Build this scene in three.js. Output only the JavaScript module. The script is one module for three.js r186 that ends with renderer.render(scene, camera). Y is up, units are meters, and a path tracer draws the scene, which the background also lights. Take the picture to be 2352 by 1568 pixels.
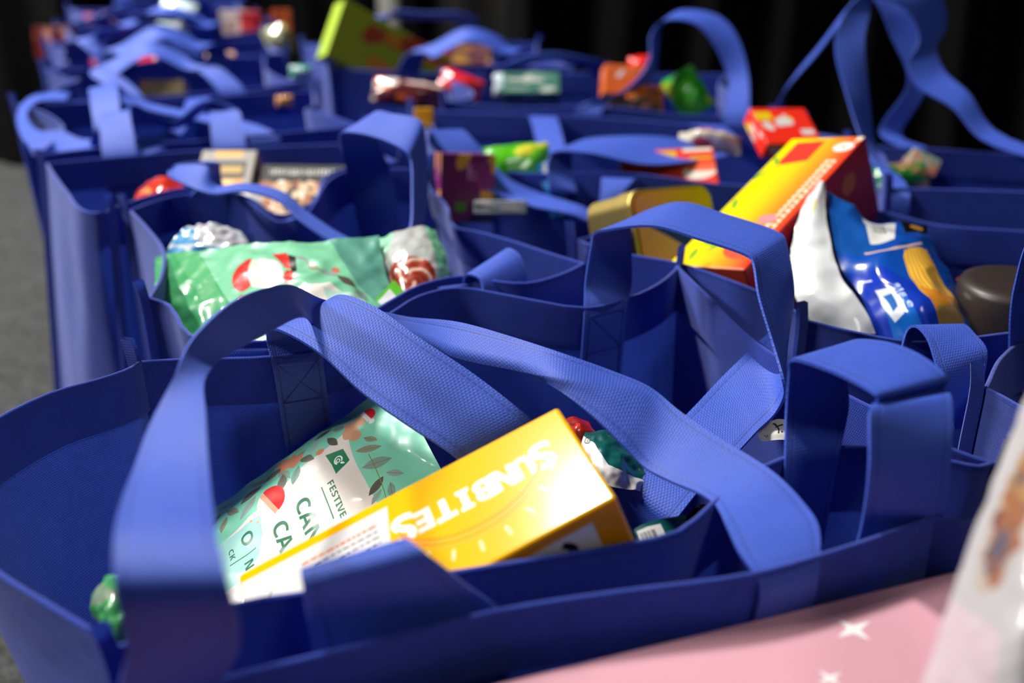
import * as THREE from 'three';
import { RoundedBoxGeometry } from 'three/addons/geometries/RoundedBoxGeometry.js';
import { mergeGeometries } from 'three/addons/utils/BufferGeometryUtils.js';
import { RectAreaLightUniformsLib } from 'three/addons/lights/RectAreaLightUniformsLib.js';
import { createNoise3D } from 'simplex-noise';

// ---------------------------------------------------------------- camera, light, exposure
RectAreaLightUniformsLib.init();
const scene = new THREE.Scene();
scene.background = new THREE.Color(0, 0, 0);
const FOCAL = 2400, TILT = THREE.MathUtils.degToRad(23.7), EYE = 0.615;
const camera = new THREE.PerspectiveCamera(2 * THREE.MathUtils.radToDeg(Math.atan(784 / FOCAL)), 2352 / 1568, 0.02, 30);
camera.position.set(0, EYE, 0);
camera.rotation.set(-TILT, 0, 0);
camera.focus = 0.535;
camera.userData.fStop = 4.2;
const renderer = new THREE.WebGLRenderer({ antialias: true });
renderer.toneMapping = THREE.LinearToneMapping;
renderer.toneMappingExposure = 0.93;
renderer.shadowMap.enabled = true;
const CEILING = 2.75;
// the hall's ceiling panels: [x, z, width, length, intensity]
const PANELS = [[-1.16, -1.74, 0.3, 0.45, 310], [-3.2, -0.7, 0.4, 1.0, 165], [0.9, 0.7, 0.4, 1.0, 5.5]];

// ---------------------------------------------------------------- helpers
function rng(seed) { let a = seed >>> 0; return () => { a = (a + 0x6d2b79f5) | 0; let t = Math.imul(a ^ (a >>> 15), 1 | a); t = (t + Math.imul(t ^ (t >>> 7), 61 | t)) ^ t; return ((t ^ (t >>> 14)) >>> 0) / 4294967296; }; }
const noise3 = createNoise3D(rng(11));
const V = (x, y, z) => new THREE.Vector3(x, y, z);
const SN = Math.sin(TILT), CS = Math.cos(TILT);
// pixel of the photograph + distance along the optical axis -> point in the hall
const P = (px, py, d) => { const u = (px - 1176) / FOCAL, v = (py - 784) / FOCAL; return V(u * d, EYE - d * (SN + v * CS), -d * (CS - v * SN)); };
// pixel + height above the floor -> point
const PH = (px, py, y) => P(px, py, (EYE - y) / (SN + ((py - 784) / FOCAL) * CS));
const RIM = 0.38;
const PR = (px, py, dy = 0) => PH(px, py, RIM + dy);
const toPixel = (p) => { const h = EYE - p.y, z = -p.z, d = z * CS + h * SN; return [1176 + (FOCAL * p.x) / d, 784 + (FOCAL * (h * CS - z * SN)) / d, d]; };
const rgb = (r, g, b) => new THREE.Color().setRGB(r, g, b);
const used = {};
function numbered(name) { const n = used[name] = (used[name] ?? -1) + 1; return n ? `${name}_${String(n).padStart(3, '0')}` : name; }
function shade(o) { o.castShadow = o.receiveShadow = true; return o; }
function thing(name, label, category, at = V(0, 0, 0), group) {
  const o = new THREE.Group(); o.name = numbered(name); o.position.copy(at); o.userData = { label, category };
  if (group) o.userData.group = group;
  scene.add(o); return o;
}
function topPoint(o) { let r = o; const p = V(0, 0, 0); while (r && r !== scene) { p.add(r.position); r = r.parent; } return p; }
// a part whose geometry was made in the hall's axes, under a thing that is only moved
function part(name, geo, mat, parent, label) {
  const at = topPoint(parent); geo.translate(-at.x, -at.y, -at.z);
  const m = shade(new THREE.Mesh(geo, mat)); m.name = name; if (label) m.userData.label = label;
  parent.add(m); return m;
}
function single(name, geo, mat, label, category, group) {
  geo.computeBoundingBox(); const c = geo.boundingBox.getCenter(V(0, 0, 0)); c.y = geo.boundingBox.min.y; geo.translate(-c.x, -c.y, -c.z);
  const m = shade(new THREE.Mesh(geo, mat)); m.name = numbered(name); m.position.copy(c); m.userData = { label, category };
  if (group) m.userData.group = group;
  scene.add(m); return m;
}
function structure(name, geo, mat) { const m = shade(new THREE.Mesh(geo, mat)); m.name = name; m.userData.kind = 'structure'; scene.add(m); return m; }
function box(w, h, d, x, y, z) { const g = new THREE.BoxGeometry(w, h, d); g.translate(x, y, z); return g; }

// ---------------------------------------------------------------- textures
function canvas(w, h, draw) { const c = document.createElement('canvas'); c.width = w; c.height = h; draw(c.getContext('2d'), w, h); const t = new THREE.CanvasTexture(c); t.colorSpace = THREE.SRGBColorSpace; t.magFilter = THREE.LinearFilter; return t; }
function data(n, fn, srgb) {
  const a = new Uint8Array(n * n * 4);
  for (let y = 0; y < n; y++) for (let x = 0; x < n; x++) { const v = fn(x / n, y / n), k = (y * n + x) * 4; const c = Array.isArray(v) ? v : [v, v, v]; a[k] = c[0] * 255; a[k + 1] = c[1] * 255; a[k + 2] = c[2] * 255; a[k + 3] = 255; }
  const t = new THREE.DataTexture(a, n, n); t.magFilter = THREE.LinearFilter; t.minFilter = THREE.LinearFilter; t.wrapS = t.wrapT = THREE.RepeatWrapping; t.needsUpdate = true; if (srgb) t.colorSpace = THREE.SRGBColorSpace; return t;
}
const sat = (x) => Math.min(1, Math.max(0, x));
// spun-bonded fabric: a staggered grid of pressed pits, 1.5 mm apart (one tile is 3 cm)
const pit = (u, v, n = 20) => { const row = Math.floor(v * n), x = u * n + (row % 2) * 0.5, dx = x - Math.floor(x) - 0.5, dy = v * n - row - 0.5; return sat(1.35 - Math.hypot(dx, dy) * 3.4); };
const tileNoise = (u, v, f, s) => { const a = u * 2 * Math.PI, b = v * 2 * Math.PI, r = f / (2 * Math.PI); return noise3(Math.cos(a) * r + s, Math.sin(a) * r + Math.cos(b) * r, Math.sin(b) * r - s); };
const fabricBump = data(512, (u, v) => sat(0.72 - 0.6 * pit(u, v) + 0.12 * tileNoise(u, v, 60, 3)));
const strapBump = data(512, (u, v) => {
  let h = 0.72 - 0.6 * pit(u, v) + 0.1 * tileNoise(u, v, 60, 7);
  const e = Math.min(u, 1 - u);
  if (Math.abs(e - 0.1) < 0.035) { const dash = Math.abs(((v * 9) % 1) - 0.5); h = dash < 0.4 ? 0.18 + 0.4 * (Math.abs(e - 0.1) < 0.012 ? 1 : 0) : 0.1; }
  return sat(h);
});
const fabricTone = data(256, (u, v) => { const k = 0.9 + 0.05 * tileNoise(u, v, 9, 1) + 0.05 * tileNoise(u, v, 30, 5); return [k, k, sat(k + 0.02)]; });
fabricTone.repeat.set(0.16, 0.16);
const strapTone = data(256, (u, v) => { let k = 0.9 + 0.05 * tileNoise(u, v, 12, 1) + 0.05 * tileNoise(u, v, 34, 5); const e = Math.min(u, 1 - u); if (Math.abs(e - 0.1) < 0.012 && Math.abs(((v * 9) % 1) - 0.5) < 0.4) k *= 0.62; return [k, k, sat(k + 0.02)]; });
const fabric = (r, g, b, through, bump, o = {}) => new THREE.MeshPhysicalMaterial({ color: rgb(r, g, b), roughness: 1, specularIntensity: 0.35, transmission: through, thickness: 0, bumpMap: bump, bumpScale: 0.00022, map: fabricTone, sheen: 0.35, sheenColor: rgb(0.5, 0.6, 1), sheenRoughness: 0.45, side: THREE.DoubleSide, ...o });
const M = {
  panel: fabric(0.03, 0.072, 0.48, 0.3, fabricBump, { specularIntensity: 0.7, bumpScale: 0.0004 }),
  hem: fabric(0.03, 0.072, 0.48, 0.3, fabricBump, { specularIntensity: 0.7 }),
  strap: fabric(0.042, 0.1, 0.54, 0, strapBump, { roughness: 0.6, specularIntensity: 1, sheen: 0.3, map: strapTone }),
  thread: new THREE.MeshStandardMaterial({ color: rgb(0.03, 0.07, 0.4), roughness: 0.6 }),
};
const plain = (c, rough = 0.5, o = {}) => new THREE.MeshPhysicalMaterial({ color: c, roughness: rough, ...o });
const card = (map, rough = 0.32, spec = 0.6) => new THREE.MeshPhysicalMaterial({ map, roughness: rough, specularIntensity: spec });
const film = (map, rough = 0.2, o = {}) => new THREE.MeshPhysicalMaterial({ map, roughness: rough, clearcoat: 0.7, clearcoatRoughness: 0.07, side: THREE.DoubleSide, ...o });

// ---------------------------------------------------------------- geometry builders
function fromGrid(pts, cols, rows, uv) {       // pts row by row
  const pos = new Float32Array(cols * rows * 3), tx = new Float32Array(cols * rows * 2), idx = [];
  for (let k = 0; k < cols * rows; k++) { pts[k].toArray(pos, k * 3); tx[k * 2] = uv[k][0]; tx[k * 2 + 1] = uv[k][1]; }
  for (let j = 0; j < rows - 1; j++) for (let i = 0; i < cols - 1; i++) { const a = j * cols + i; idx.push(a, a + cols, a + 1, a + 1, a + cols, a + cols + 1); }
  const g = new THREE.BufferGeometry(); g.setAttribute('position', new THREE.BufferAttribute(pos, 3)); g.setAttribute('uv', new THREE.BufferAttribute(tx, 2)); g.setIndex(idx); g.computeVertexNormals(); return g;
}
const rail = (pts) => new THREE.CatmullRomCurve3(pts, false, 'centripetal', 0.5);
// a woven strap: stations of 2 or 3 points across, smoothed along, with thickness
function ribbon(stations, { seg = 9, across = 6, t = 0.0015 } = {}) {
  const st = stations.map((s) => (s.length === 3 ? s : [s[0], s[0].clone().lerp(s[1], 0.5), s[1]]));
  const rails = [0, 1, 2].map((k) => rail(st.map((s) => s[k])));
  const rows = (st.length - 1) * seg + 1, cols = across + 1, mid = [], uv = []; let len = 0, last = null;
  for (let j = 0; j < rows; j++) {
    const u = j / (rows - 1), q = rails.map((r) => r.getPoint(u));
    if (last) len += last.distanceTo(q[1]); last = q[1];
    for (let i = 0; i < cols; i++) { const x = i / across; mid.push(x < 0.5 ? q[0].clone().lerp(q[1], x * 2) : q[1].clone().lerp(q[2], x * 2 - 1)); uv.push([x, len / 0.03]); }
  }
  const base = fromGrid(mid, cols, rows, uv), n = base.attributes.normal, off = (s) => mid.map((p, k) => p.clone().addScaledVector(V(n.getX(k), n.getY(k), n.getZ(k)), s));
  const a = off(t / 2), b = off(-t / 2), out = [fromGrid(a, cols, rows, uv)];
  const bg = fromGrid(b, cols, rows, uv); const ix = bg.index.array; for (let k = 0; k < ix.length; k += 3) { const q = ix[k]; ix[k] = ix[k + 1]; ix[k + 1] = q; } bg.computeVertexNormals(); out.push(bg);
  for (const i of [0, cols - 1]) { const e = [], eu = []; for (let j = 0; j < rows; j++) { const k = j * cols + i; e.push(a[k], b[k]); eu.push([0.02, uv[k][1]], [0.04, uv[k][1]]); } out.push(fromGrid(e, 2, rows, eu)); }
  return mergeGeometries(out);
}
function tube(pts, r, n = 5) { return new THREE.TubeGeometry(rail(pts), pts.length * 8, r, n, false); }
// a packet drawn as rows of points from its top to its bottom, closed behind
function packet(rows, { nu = 40, nv = 40, depth = 0.03, crease = 0.0012, scale = 60, seed = 0 } = {}) {
  const across = rows.map((r) => { const c = rail(r); return Array.from({ length: nu + 1 }, (_, i) => c.getPoint(i / nu)); });
  const cols = nu + 1, out = [], uv = [], eye = camera.position;
  const down = Array.from({ length: cols }, (_, i) => rail(across.map((r) => r[i])));
  for (let j = 0; j <= nv; j++) for (let i = 0; i <= nu; i++) { out.push(down[i].getPoint(j / nv)); uv.push([i / nu, 1 - j / nv]); }
  const g0 = fromGrid(out, cols, nv + 1, uv), n = g0.attributes.normal;
  const edge = (k) => { const u = uv[k][0], v = uv[k][1]; return Math.pow(16 * u * (1 - u) * v * (1 - v), 0.4); };
  const front = out.map((p, k) => { const a = noise3(p.x * scale + seed, p.y * scale, p.z * scale), b = noise3(p.x * scale * 2.7, p.y * scale * 2.7 + seed, p.z * scale * 2.7); return p.clone().addScaledVector(V(n.getX(k), n.getY(k), n.getZ(k)), crease * ((1 - Math.abs(a) * 2) * 0.7 + b * 0.3)); });
  const back = front.map((p, k) => p.clone().addScaledVector(p.clone().sub(eye).setY(-0.25).normalize(), depth * edge(k)));
  const gb = fromGrid(back, cols, nv + 1, uv.map(([u, v]) => [1 - u, v])); return mergeGeometries([fromGrid(front, cols, nv + 1, uv), gb]);
}
// a flat-lying packet from three of its corners, bulging along its normal
function pouchRows(TL, TR, BL, bulge, n = 5, pinch = 0.012) {
  const X = TR.clone().sub(TL), Y = BL.clone().sub(TL), N = X.clone().cross(Y).normalize(); if (N.dot(camera.position.clone().sub(TL)) < 0) N.negate();
  return Array.from({ length: n }, (_, j) => Array.from({ length: n }, (_, i) => { const u = i / (n - 1), v = j / (n - 1), w = Math.pow(16 * u * (1 - u) * v * (1 - v), 0.6); return TL.clone().addScaledVector(X, u + (0.5 - u) * pinch * Math.sin(v * Math.PI) * 2).addScaledVector(Y, v).addScaledVector(N, bulge * w); }));
}
// a carton from three corners of its printed face; faces: right, left, top, bottom, front, back
function carton(name, label, category, TL, TR, BL, thick, mats, { r = 0.0015, group } = {}) {
  const X = TR.clone().sub(TL), w = X.length(), Y = TL.clone().sub(BL), h0 = Y.length(); X.normalize(); const Y1 = Y.clone().addScaledVector(X, -Y.dot(X)).normalize(), Z = X.clone().cross(Y1);
  const g = new RoundedBoxGeometry(w, h0, thick, 2, r), m = shade(new THREE.Mesh(g, mats)); m.name = numbered(name);
  m.position.copy(TL).addScaledVector(X, w / 2).addScaledVector(Y, -0.5).addScaledVector(Z, -thick / 2);
  m.quaternion.setFromRotationMatrix(new THREE.Matrix4().makeBasis(X, Y1, Z)); m.userData = { label, category }; if (group) m.userData.group = group;
  scene.add(m); return m;
}

// ---------------------------------------------------------------- reusable bag: four panels with hems, seams, a base, handles and loops
const SIDES = ['back', 'right', 'front', 'left'];
function makeBag({ label, group, rim, base, bulge = 0.006, handles = [], loops = [], seamUp = 0.013, fine = true }) {
  const curves = {}; for (const s of SIDES) curves[s] = rail(rim[s]);
  const mid = V(0, 0, 0); for (const s of SIDES) mid.add(rim[s][0]); mid.multiplyScalar(0.25);
  const corners = base ?? SIDES.map((s) => { const c = rim[s][0].clone().sub(mid).multiplyScalar(0.9).add(mid); c.y = 0.004; return c; });
  const foot = V(0, 0, 0); corners.forEach((c) => foot.add(c)); foot.multiplyScalar(0.25); foot.y = 0;
  const root = thing('shopping_bag', label, 'bag', foot, group);
  const chord = {}; SIDES.forEach((s, k) => { const a = rim[s][0], b = rim[s][rim[s].length - 1], d = b.clone().sub(a).setY(0).normalize(), n = V(-d.z, 0, d.x); if (n.dot(mid.clone().sub(a)) < 0) n.negate(); chord[s] = { along: d, inward: n, k }; });
  const inward = (s, x) => { const t = curves[s].getTangent(sat(x)).setY(0).normalize(), n = V(-t.z, 0, t.x); if (n.dot(chord[s].inward) < 0) n.negate(); return n; };
  const lengths = {}; for (const s of SIDES) lengths[s] = curves[s].getLength();
  const surf = (s, x, down, off = 0) => {
    const R = curves[s].getPoint(sat(x)), B = corners[chord[s].k].clone().lerp(corners[(chord[s].k + 1) % 4], x), L = R.distanceTo(B), t = down / L, p = R.clone().lerp(B, t);
    const soft = Math.sin(Math.PI * sat(x)), w = Math.sin(Math.PI * Math.min(1, t)) * soft;
    p.addScaledVector(chord[s].inward, -bulge * w + 0.0022 * Math.min(1, t * 5) * soft * noise3(R.x * 9 + foot.x * 3, t * 2.5, R.z * 9));
    if (off) p.addScaledVector(inward(s, x), off);
    return p;
  };
  const parts = {};
  for (const s of SIDES) {
    const cols = (s === 'back' || s === 'front' ? 36 : 26) * (fine ? 1 : 0.5) + 1, rows = fine ? 26 : 14, pts = [], uv = [], L = lengths[s], drop = 0.37;
    for (let j = 0; j < rows; j++) for (let i = 0; i < cols; i++) {
      const x = i / (cols - 1), R = curves[s].getPoint(x), B = corners[chord[s].k].clone().lerp(corners[(chord[s].k + 1) % 4], x), d = Math.pow(j / (rows - 1), 1.3) * R.distanceTo(B);
      pts.push(surf(s, x, d)); uv.push([(x * L) / 0.03, ((j / (rows - 1)) * drop) / 0.03]);
    }
    const name = s === 'back' ? 'back_panel' : s === 'front' ? 'front_panel' : 'gusset', pm = part(name, fromGrid(pts, cols, rows, uv), M.panel, root); parts[s] = pm;
    // folded hem: over the rim and 28 mm down the inside
    const hp = [], hu = [], prof = [[0.0003, 0.004], [-0.0003, 0], [0.0002, -0.0006], [0.0010, -0.0009], [0.0018, -0.0006], [0.0022, 0.0002], [0.0022, 0.006], [0.0022, 0.014], [0.0022, 0.022], [0.0022, 0.028], [0.0008, 0.0285]];
    for (const [o, d] of prof) for (let i = 0; i < cols; i++) { const x = i / (cols - 1); const p = d >= 0 ? surf(s, x, d, o) : surf(s, x, 0, o).setY(curves[s].getPoint(x).y - d); hp.push(p); hu.push([(x * L) / 0.03, d / 0.03]); }
    const hg = fromGrid(hp, cols, prof.length, hu); part('hem', hg, M.hem, pm);
  }
  part('base', fromGrid([corners[0], corners[1], corners[3], corners[2]].map((c) => c.clone()), 2, 2, [[0, 0], [10, 0], [0, 6], [10, 6]]), M.panel, root);
  // corner seams: a narrow flange that stands out and ends in a frayed stub above the rim
  SIDES.forEach((s) => {
    const R = rim[s][0], B = corners[chord[s].k], outw = R.clone().sub(mid).setY(0).normalize(), st = [];
    for (const d of [-seamUp, 0, 0.03, 0.1, 0.2, 0.36]) { const p = R.clone().lerp(B, Math.max(0, d) / 0.38); p.y -= Math.min(0, d); p.addScaledVector(outw, d < 0 ? 0.002 : 0); st.push([p, p.clone().addScaledVector(outw, d < 0 ? 0.0065 : 0.0065)]); }
    part('seam', ribbon(st, { seg: 3, across: 2, t: 0.0032 }), M.hem, root);
  });
  const bag = { root, surf, curves, lengths, chord, inward, rim,
    sAt(s, px) { let best = 0, e = 1e9; for (let k = 0; k <= 200; k++) { const q = Math.abs(toPixel(curves[s].getPoint(k / 200))[0] - px); if (q < e) { e = q; best = k / 200; } } return best; } };
  // the sewn end of a strap on a panel: pairs of points from low to high
  bag.sewn = (s, x, w, off, flip, down = [0.062, 0.035, 0.004]) => down.map((d) => { const h = w / 2 / lengths[s], a = surf(s, x - h, d, off), b = surf(s, x + h, d, off); return flip ? [b, a] : [a, b]; });
  for (const h of handles) {
    const st = h(bag), hd = part('handle', ribbon(st), M.strap, root);
    for (const x of h.stitch ?? []) {       // boxed cross of thread
      const [s, sx, off] = x, w = 0.011 / lengths[s], q = (a, d) => surf(s, sx + a * w, d, off);
      const lines = [[q(-1, 0.004), q(1, 0.004)], [q(-1, 0.028), q(1, 0.028)], [q(-1, 0.004), q(-1, 0.055)], [q(1, 0.004), q(1, 0.055)], [q(-1, 0.004), q(1, 0.028)], [q(1, 0.004), q(-1, 0.028)]];
      part('stitching', mergeGeometries(lines.map(([a, b]) => tube([a, a.clone().lerp(b, 0.5), b], 0.00028))), M.thread, hd);
    }
  }
  for (const l of loops) part('hanging_loop', ribbon(l(bag)), M.strap, root);
  return bag;
}
// an arched handle on a panel: h high, leaning and skewed
function arch(side, s0, s1, { h = 0.11, lean = 0, skew = 0, dip = 0, w = 0.03, off = -0.002, fold = 0.5 } = {}) {
  return (bag) => {
    const along = bag.chord[side].along, n = bag.chord[side].inward, c0 = bag.surf(side, s0, 0), c1 = bag.surf(side, s1, 0), up = V(0, 1, 0);
    const at = (c, y, l, k) => c.clone().addScaledVector(up, y).addScaledVector(n, l).addScaledVector(along, k);
    const wide = (p, d) => [p.clone().addScaledVector(d, -w / 2), p.clone().addScaledVector(d, w / 2)], tilt = n.clone().addScaledVector(up, fold).normalize();
    const mid = c0.clone().lerp(c1, 0.5);
    return [...bag.sewn(side, s0, w, off), wide(at(c0, h * 0.5, lean * 0.35, skew * 0.4), along), wide(at(c0, h * 0.9, lean * 0.8, skew * 0.9), along.clone().addScaledVector(n, 0.5).normalize()), wide(at(c0, h, lean, skew + 0.016), tilt), wide(at(mid, h - dip, lean * 1.15, skew), tilt), wide(at(c1, h, lean, skew - 0.016), tilt), wide(at(c1, h * 0.9, lean * 0.8, skew * 0.9), along.clone().addScaledVector(n, 0.5).normalize()), wide(at(c1, h * 0.5, lean * 0.35, skew * 0.4), along), ...bag.sewn(side, s1, w, off).reverse()];
  };
}
const withStitch = (f, stitch) => Object.assign(f, { stitch });

// ================================================================ the hall
const carpetTone = data(512, (u, v) => { const k = 0.22 + 0.08 * tileNoise(u, v, 90, 2) + 0.06 * tileNoise(u, v, 22, 9) + 0.05 * tileNoise(u * 1, v, 160, 4); return [sat(k), sat(k * 1.01), sat(k * 0.98)]; }, true);
const carpetBump = data(512, (u, v) => sat(0.5 + 0.35 * tileNoise(u, v, 170, 6) + 0.2 * tileNoise(u, v, 70, 8)));
for (const t of [carpetTone, carpetBump]) t.repeat.set(18, 18);
const carpetMat = new THREE.MeshStandardMaterial({ map: carpetTone, bumpMap: carpetBump, bumpScale: 0.002, roughness: 1 });
structure('floor', box(7.2, 0.1, 6.6, 0, -0.05, -0.3), carpetMat);
const wallMat = plain(rgb(0.06, 0.058, 0.054), 0.9), ceilMat = plain(rgb(0.1, 0.1, 0.1), 0.95), clothBlack = plain(rgb(0.005, 0.005, 0.0052), 1, { specularIntensity: 0.1 });
structure('ceiling', box(7.2, 0.1, 6.6, 0, CEILING + 0.05, -0.3), ceilMat);
structure('wall_back', box(7.2, CEILING, 0.1, 0, CEILING / 2, -3.4), wallMat);
structure('wall_front', box(7.2, CEILING, 0.1, 0, CEILING / 2, 2.8), wallMat);
structure('wall_left', box(0.1, CEILING, 6.6, -3.55, CEILING / 2, -0.3), wallMat);
structure('wall_right', box(0.1, CEILING, 6.6, 3.55, CEILING / 2, -0.3), wallMat);
function drape(x0, x1, z, label) {
  const cols = Math.round((x1 - x0) * 60), rows = 12, pts = [], uv = [];
  for (let j = 0; j <= rows; j++) for (let i = 0; i <= cols; i++) { const x = x0 + ((x1 - x0) * i) / cols, y = (j / rows) * (CEILING - 0.12) + 0.01, a = 0.035 + 0.012 * noise3(x * 2, 0, z); pts.push(V(x + 0.01 * noise3(x * 5, y, 1), y, z + a * Math.sin(x * 42 + 2.5 * noise3(x * 1.3, y * 0.35, z)))); uv.push([i / cols, j / rows]); }
  const g = fromGrid(pts, cols + 1, rows + 1, uv); single('stage_curtain', g, Object.assign(clothBlack, { side: THREE.DoubleSide }), label, 'curtain');
}
drape(-3.3, -1.0, -2.45, 'black pleated drape hanging beside the carpet past the rear bags');
drape(-1.1, -0.39, -3.0, 'black pleated drape hanging left of the grey post');
drape(-0.285, -0.2, -3.02, 'narrow black drape hanging between the grey post and the wall gap');
drape(-0.01, 3.3, -1.98, 'wide black pleated drape behind the bags with tall handles');
{ const p = new THREE.CylinderGeometry(0.034, 0.034, CEILING - 0.02, 20); p.translate(-0.335, CEILING / 2, -3.0); single('post', p, plain(rgb(0.32, 0.31, 0.28), 0.6), 'slim grey upright post standing between the black drapes', 'post'); }
for (const [k, [x, z, w, l, power]] of PANELS.entries()) {
  const t = thing('ceiling_light', ['small bright ceiling light panel above the rear bags', 'long ceiling light panel beside the left wall', 'dim ceiling light panel near the front wall'][k], 'light', V(x, CEILING - 0.045, z), 'ceiling light panels');
  const fr = new THREE.Mesh(new RoundedBoxGeometry(w + 0.06, 0.04, l + 0.06, 1, 0.005), plain(rgb(0.7, 0.7, 0.7), 0.5)); fr.name = 'frame'; fr.position.y = 0.024; t.add(shade(fr));
  const df = new THREE.Mesh(new THREE.BoxGeometry(w, 0.004, l), new THREE.MeshStandardMaterial({ color: 0xffffff, emissive: rgb(1, 0.98, 0.95), emissiveIntensity: 6 })); df.name = 'diffuser'; df.position.y = 0.003; t.add(df);
  const a = new THREE.RectAreaLight(rgb(1, 0.985, 0.955), power, w, l); a.position.set(x, CEILING - 0.052, z); a.rotation.x = -Math.PI / 2; scene.add(a);
}

// ================================================================ the bags near the camera
const S2 = (a, b) => [P(...a), P(...b)], S3 = (a, b, c) => [P(...a), P(...b), P(...c)];
const prs = (list) => list.map(([x, y, d]) => PR(x, y, d ?? 0));

// bag under the camera: its rear panel, long handle and loop cross the foreground
const bag0 = makeBag({
  label: 'blue shopping bag holding the pink sparkle box, long handle draped over the yellow box', bulge: 0.002, base: [V(-0.165, 0.004, -0.242), V(0.182, 0.004, -0.366), V(0.21, 0.004, -0.09), V(-0.11, 0.004, -0.01)],
  rim: {
    back: [V(-0.165, RIM, -0.238), ...prs([[430, 1576], [590, 1535], [860, 1470], [1140, 1400], [1420, 1356], [1715, 1317], [1892, 1269], [2020, 1228], [2140, 1186]])],
    right: [PR(2140, 1186), PR(2200, 1193), PR(2250, 1197), V(0.222, RIM, -0.31), V(0.24, RIM, -0.2), V(0.22, RIM, -0.09)],
    front: [V(0.22, RIM, -0.09), V(0.05, RIM, -0.05), V(-0.11, RIM, -0.01)],
    left: [V(-0.11, RIM, -0.01), V(-0.16, RIM, -0.12), V(-0.165, RIM, -0.238)],
  },
  handles: [(b) => [
    ...b.sewn('back', b.sAt('back', 420), 0.03, 0.0035),
    S2([290, 1480, 0.3], [552, 1470, 0.304]), S2([264, 1350, 0.283], [525, 1345, 0.286]), S2([262, 1250, 0.292], [500, 1245, 0.296]), S2([278, 1160, 0.318], [486, 1150, 0.325]), S2([308, 1080, 0.35], [479, 1060, 0.352]),
    S2([345, 980, 0.378], [474, 960, 0.376]), S2([398, 870, 0.4], [472, 868, 0.408]), S2([440, 780, 0.416], [515, 820, 0.43]), S2([520, 702, 0.432], [605, 770, 0.452]), S2([640, 655, 0.475], [692, 728, 0.49]), S2([745, 688, 0.565], [752, 770, 0.575]),
    S3([840, 708, 0.6], [850, 750, 0.6], [860, 790, 0.6]), S3([930, 726, 0.585], [945, 768, 0.58], [960, 805, 0.585]), S3([1057, 741, 0.545], [1050, 820, 0.532], [1085, 805, 0.55]), S3([1177, 775, 0.522], [1190, 850, 0.506], [1220, 858, 0.522]), S3([1290, 813, 0.505], [1285, 870, 0.488], [1275, 889, 0.492]),
    S3([1400, 852, 0.503], [1395, 891, 0.488], [1368, 962, 0.478]), S3([1490, 890, 0.498], [1470, 915, 0.488], [1425, 1018, 0.472]), S2([1561, 945, 0.485], [1478, 1072, 0.468]), S2([1640, 1000, 0.47], [1545, 1108, 0.456]), S2([1720, 1048, 0.455], [1602, 1132, 0.445]),
    S2([1784, 1092, 0.44], [1642, 1160, 0.432]), S2([1842, 1152, 0.425], [1668, 1208, 0.414]), S2([1880, 1212, 0.41], [1695, 1265, 0.4]),
    ...b.sewn('back', b.sAt('back', 1804), 0.03, 0.0035, true, [0.05, 0.025, 0.004]).reverse(),
  ], arch('front', 0.3, 0.7, { h: 0.02, lean: -0.07, dip: 0.03 })],
  loops: [() => [S2([732, 1570, 0.368], [1120, 1490, 0.386]), S2([716, 1490, 0.363], [1150, 1412, 0.379]), S2([705, 1420, 0.356], [1062, 1336, 0.369]), S2([697, 1352, 0.349], [978, 1270, 0.361]), S2([691, 1318, 0.352], [944, 1247, 0.364]), S2([700, 1312, 0.362], [935, 1242, 0.375]), S2([720, 1360, 0.37], [955, 1300, 0.383]), S2([738, 1500, 0.374], [1090, 1430, 0.391])]],
});

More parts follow.
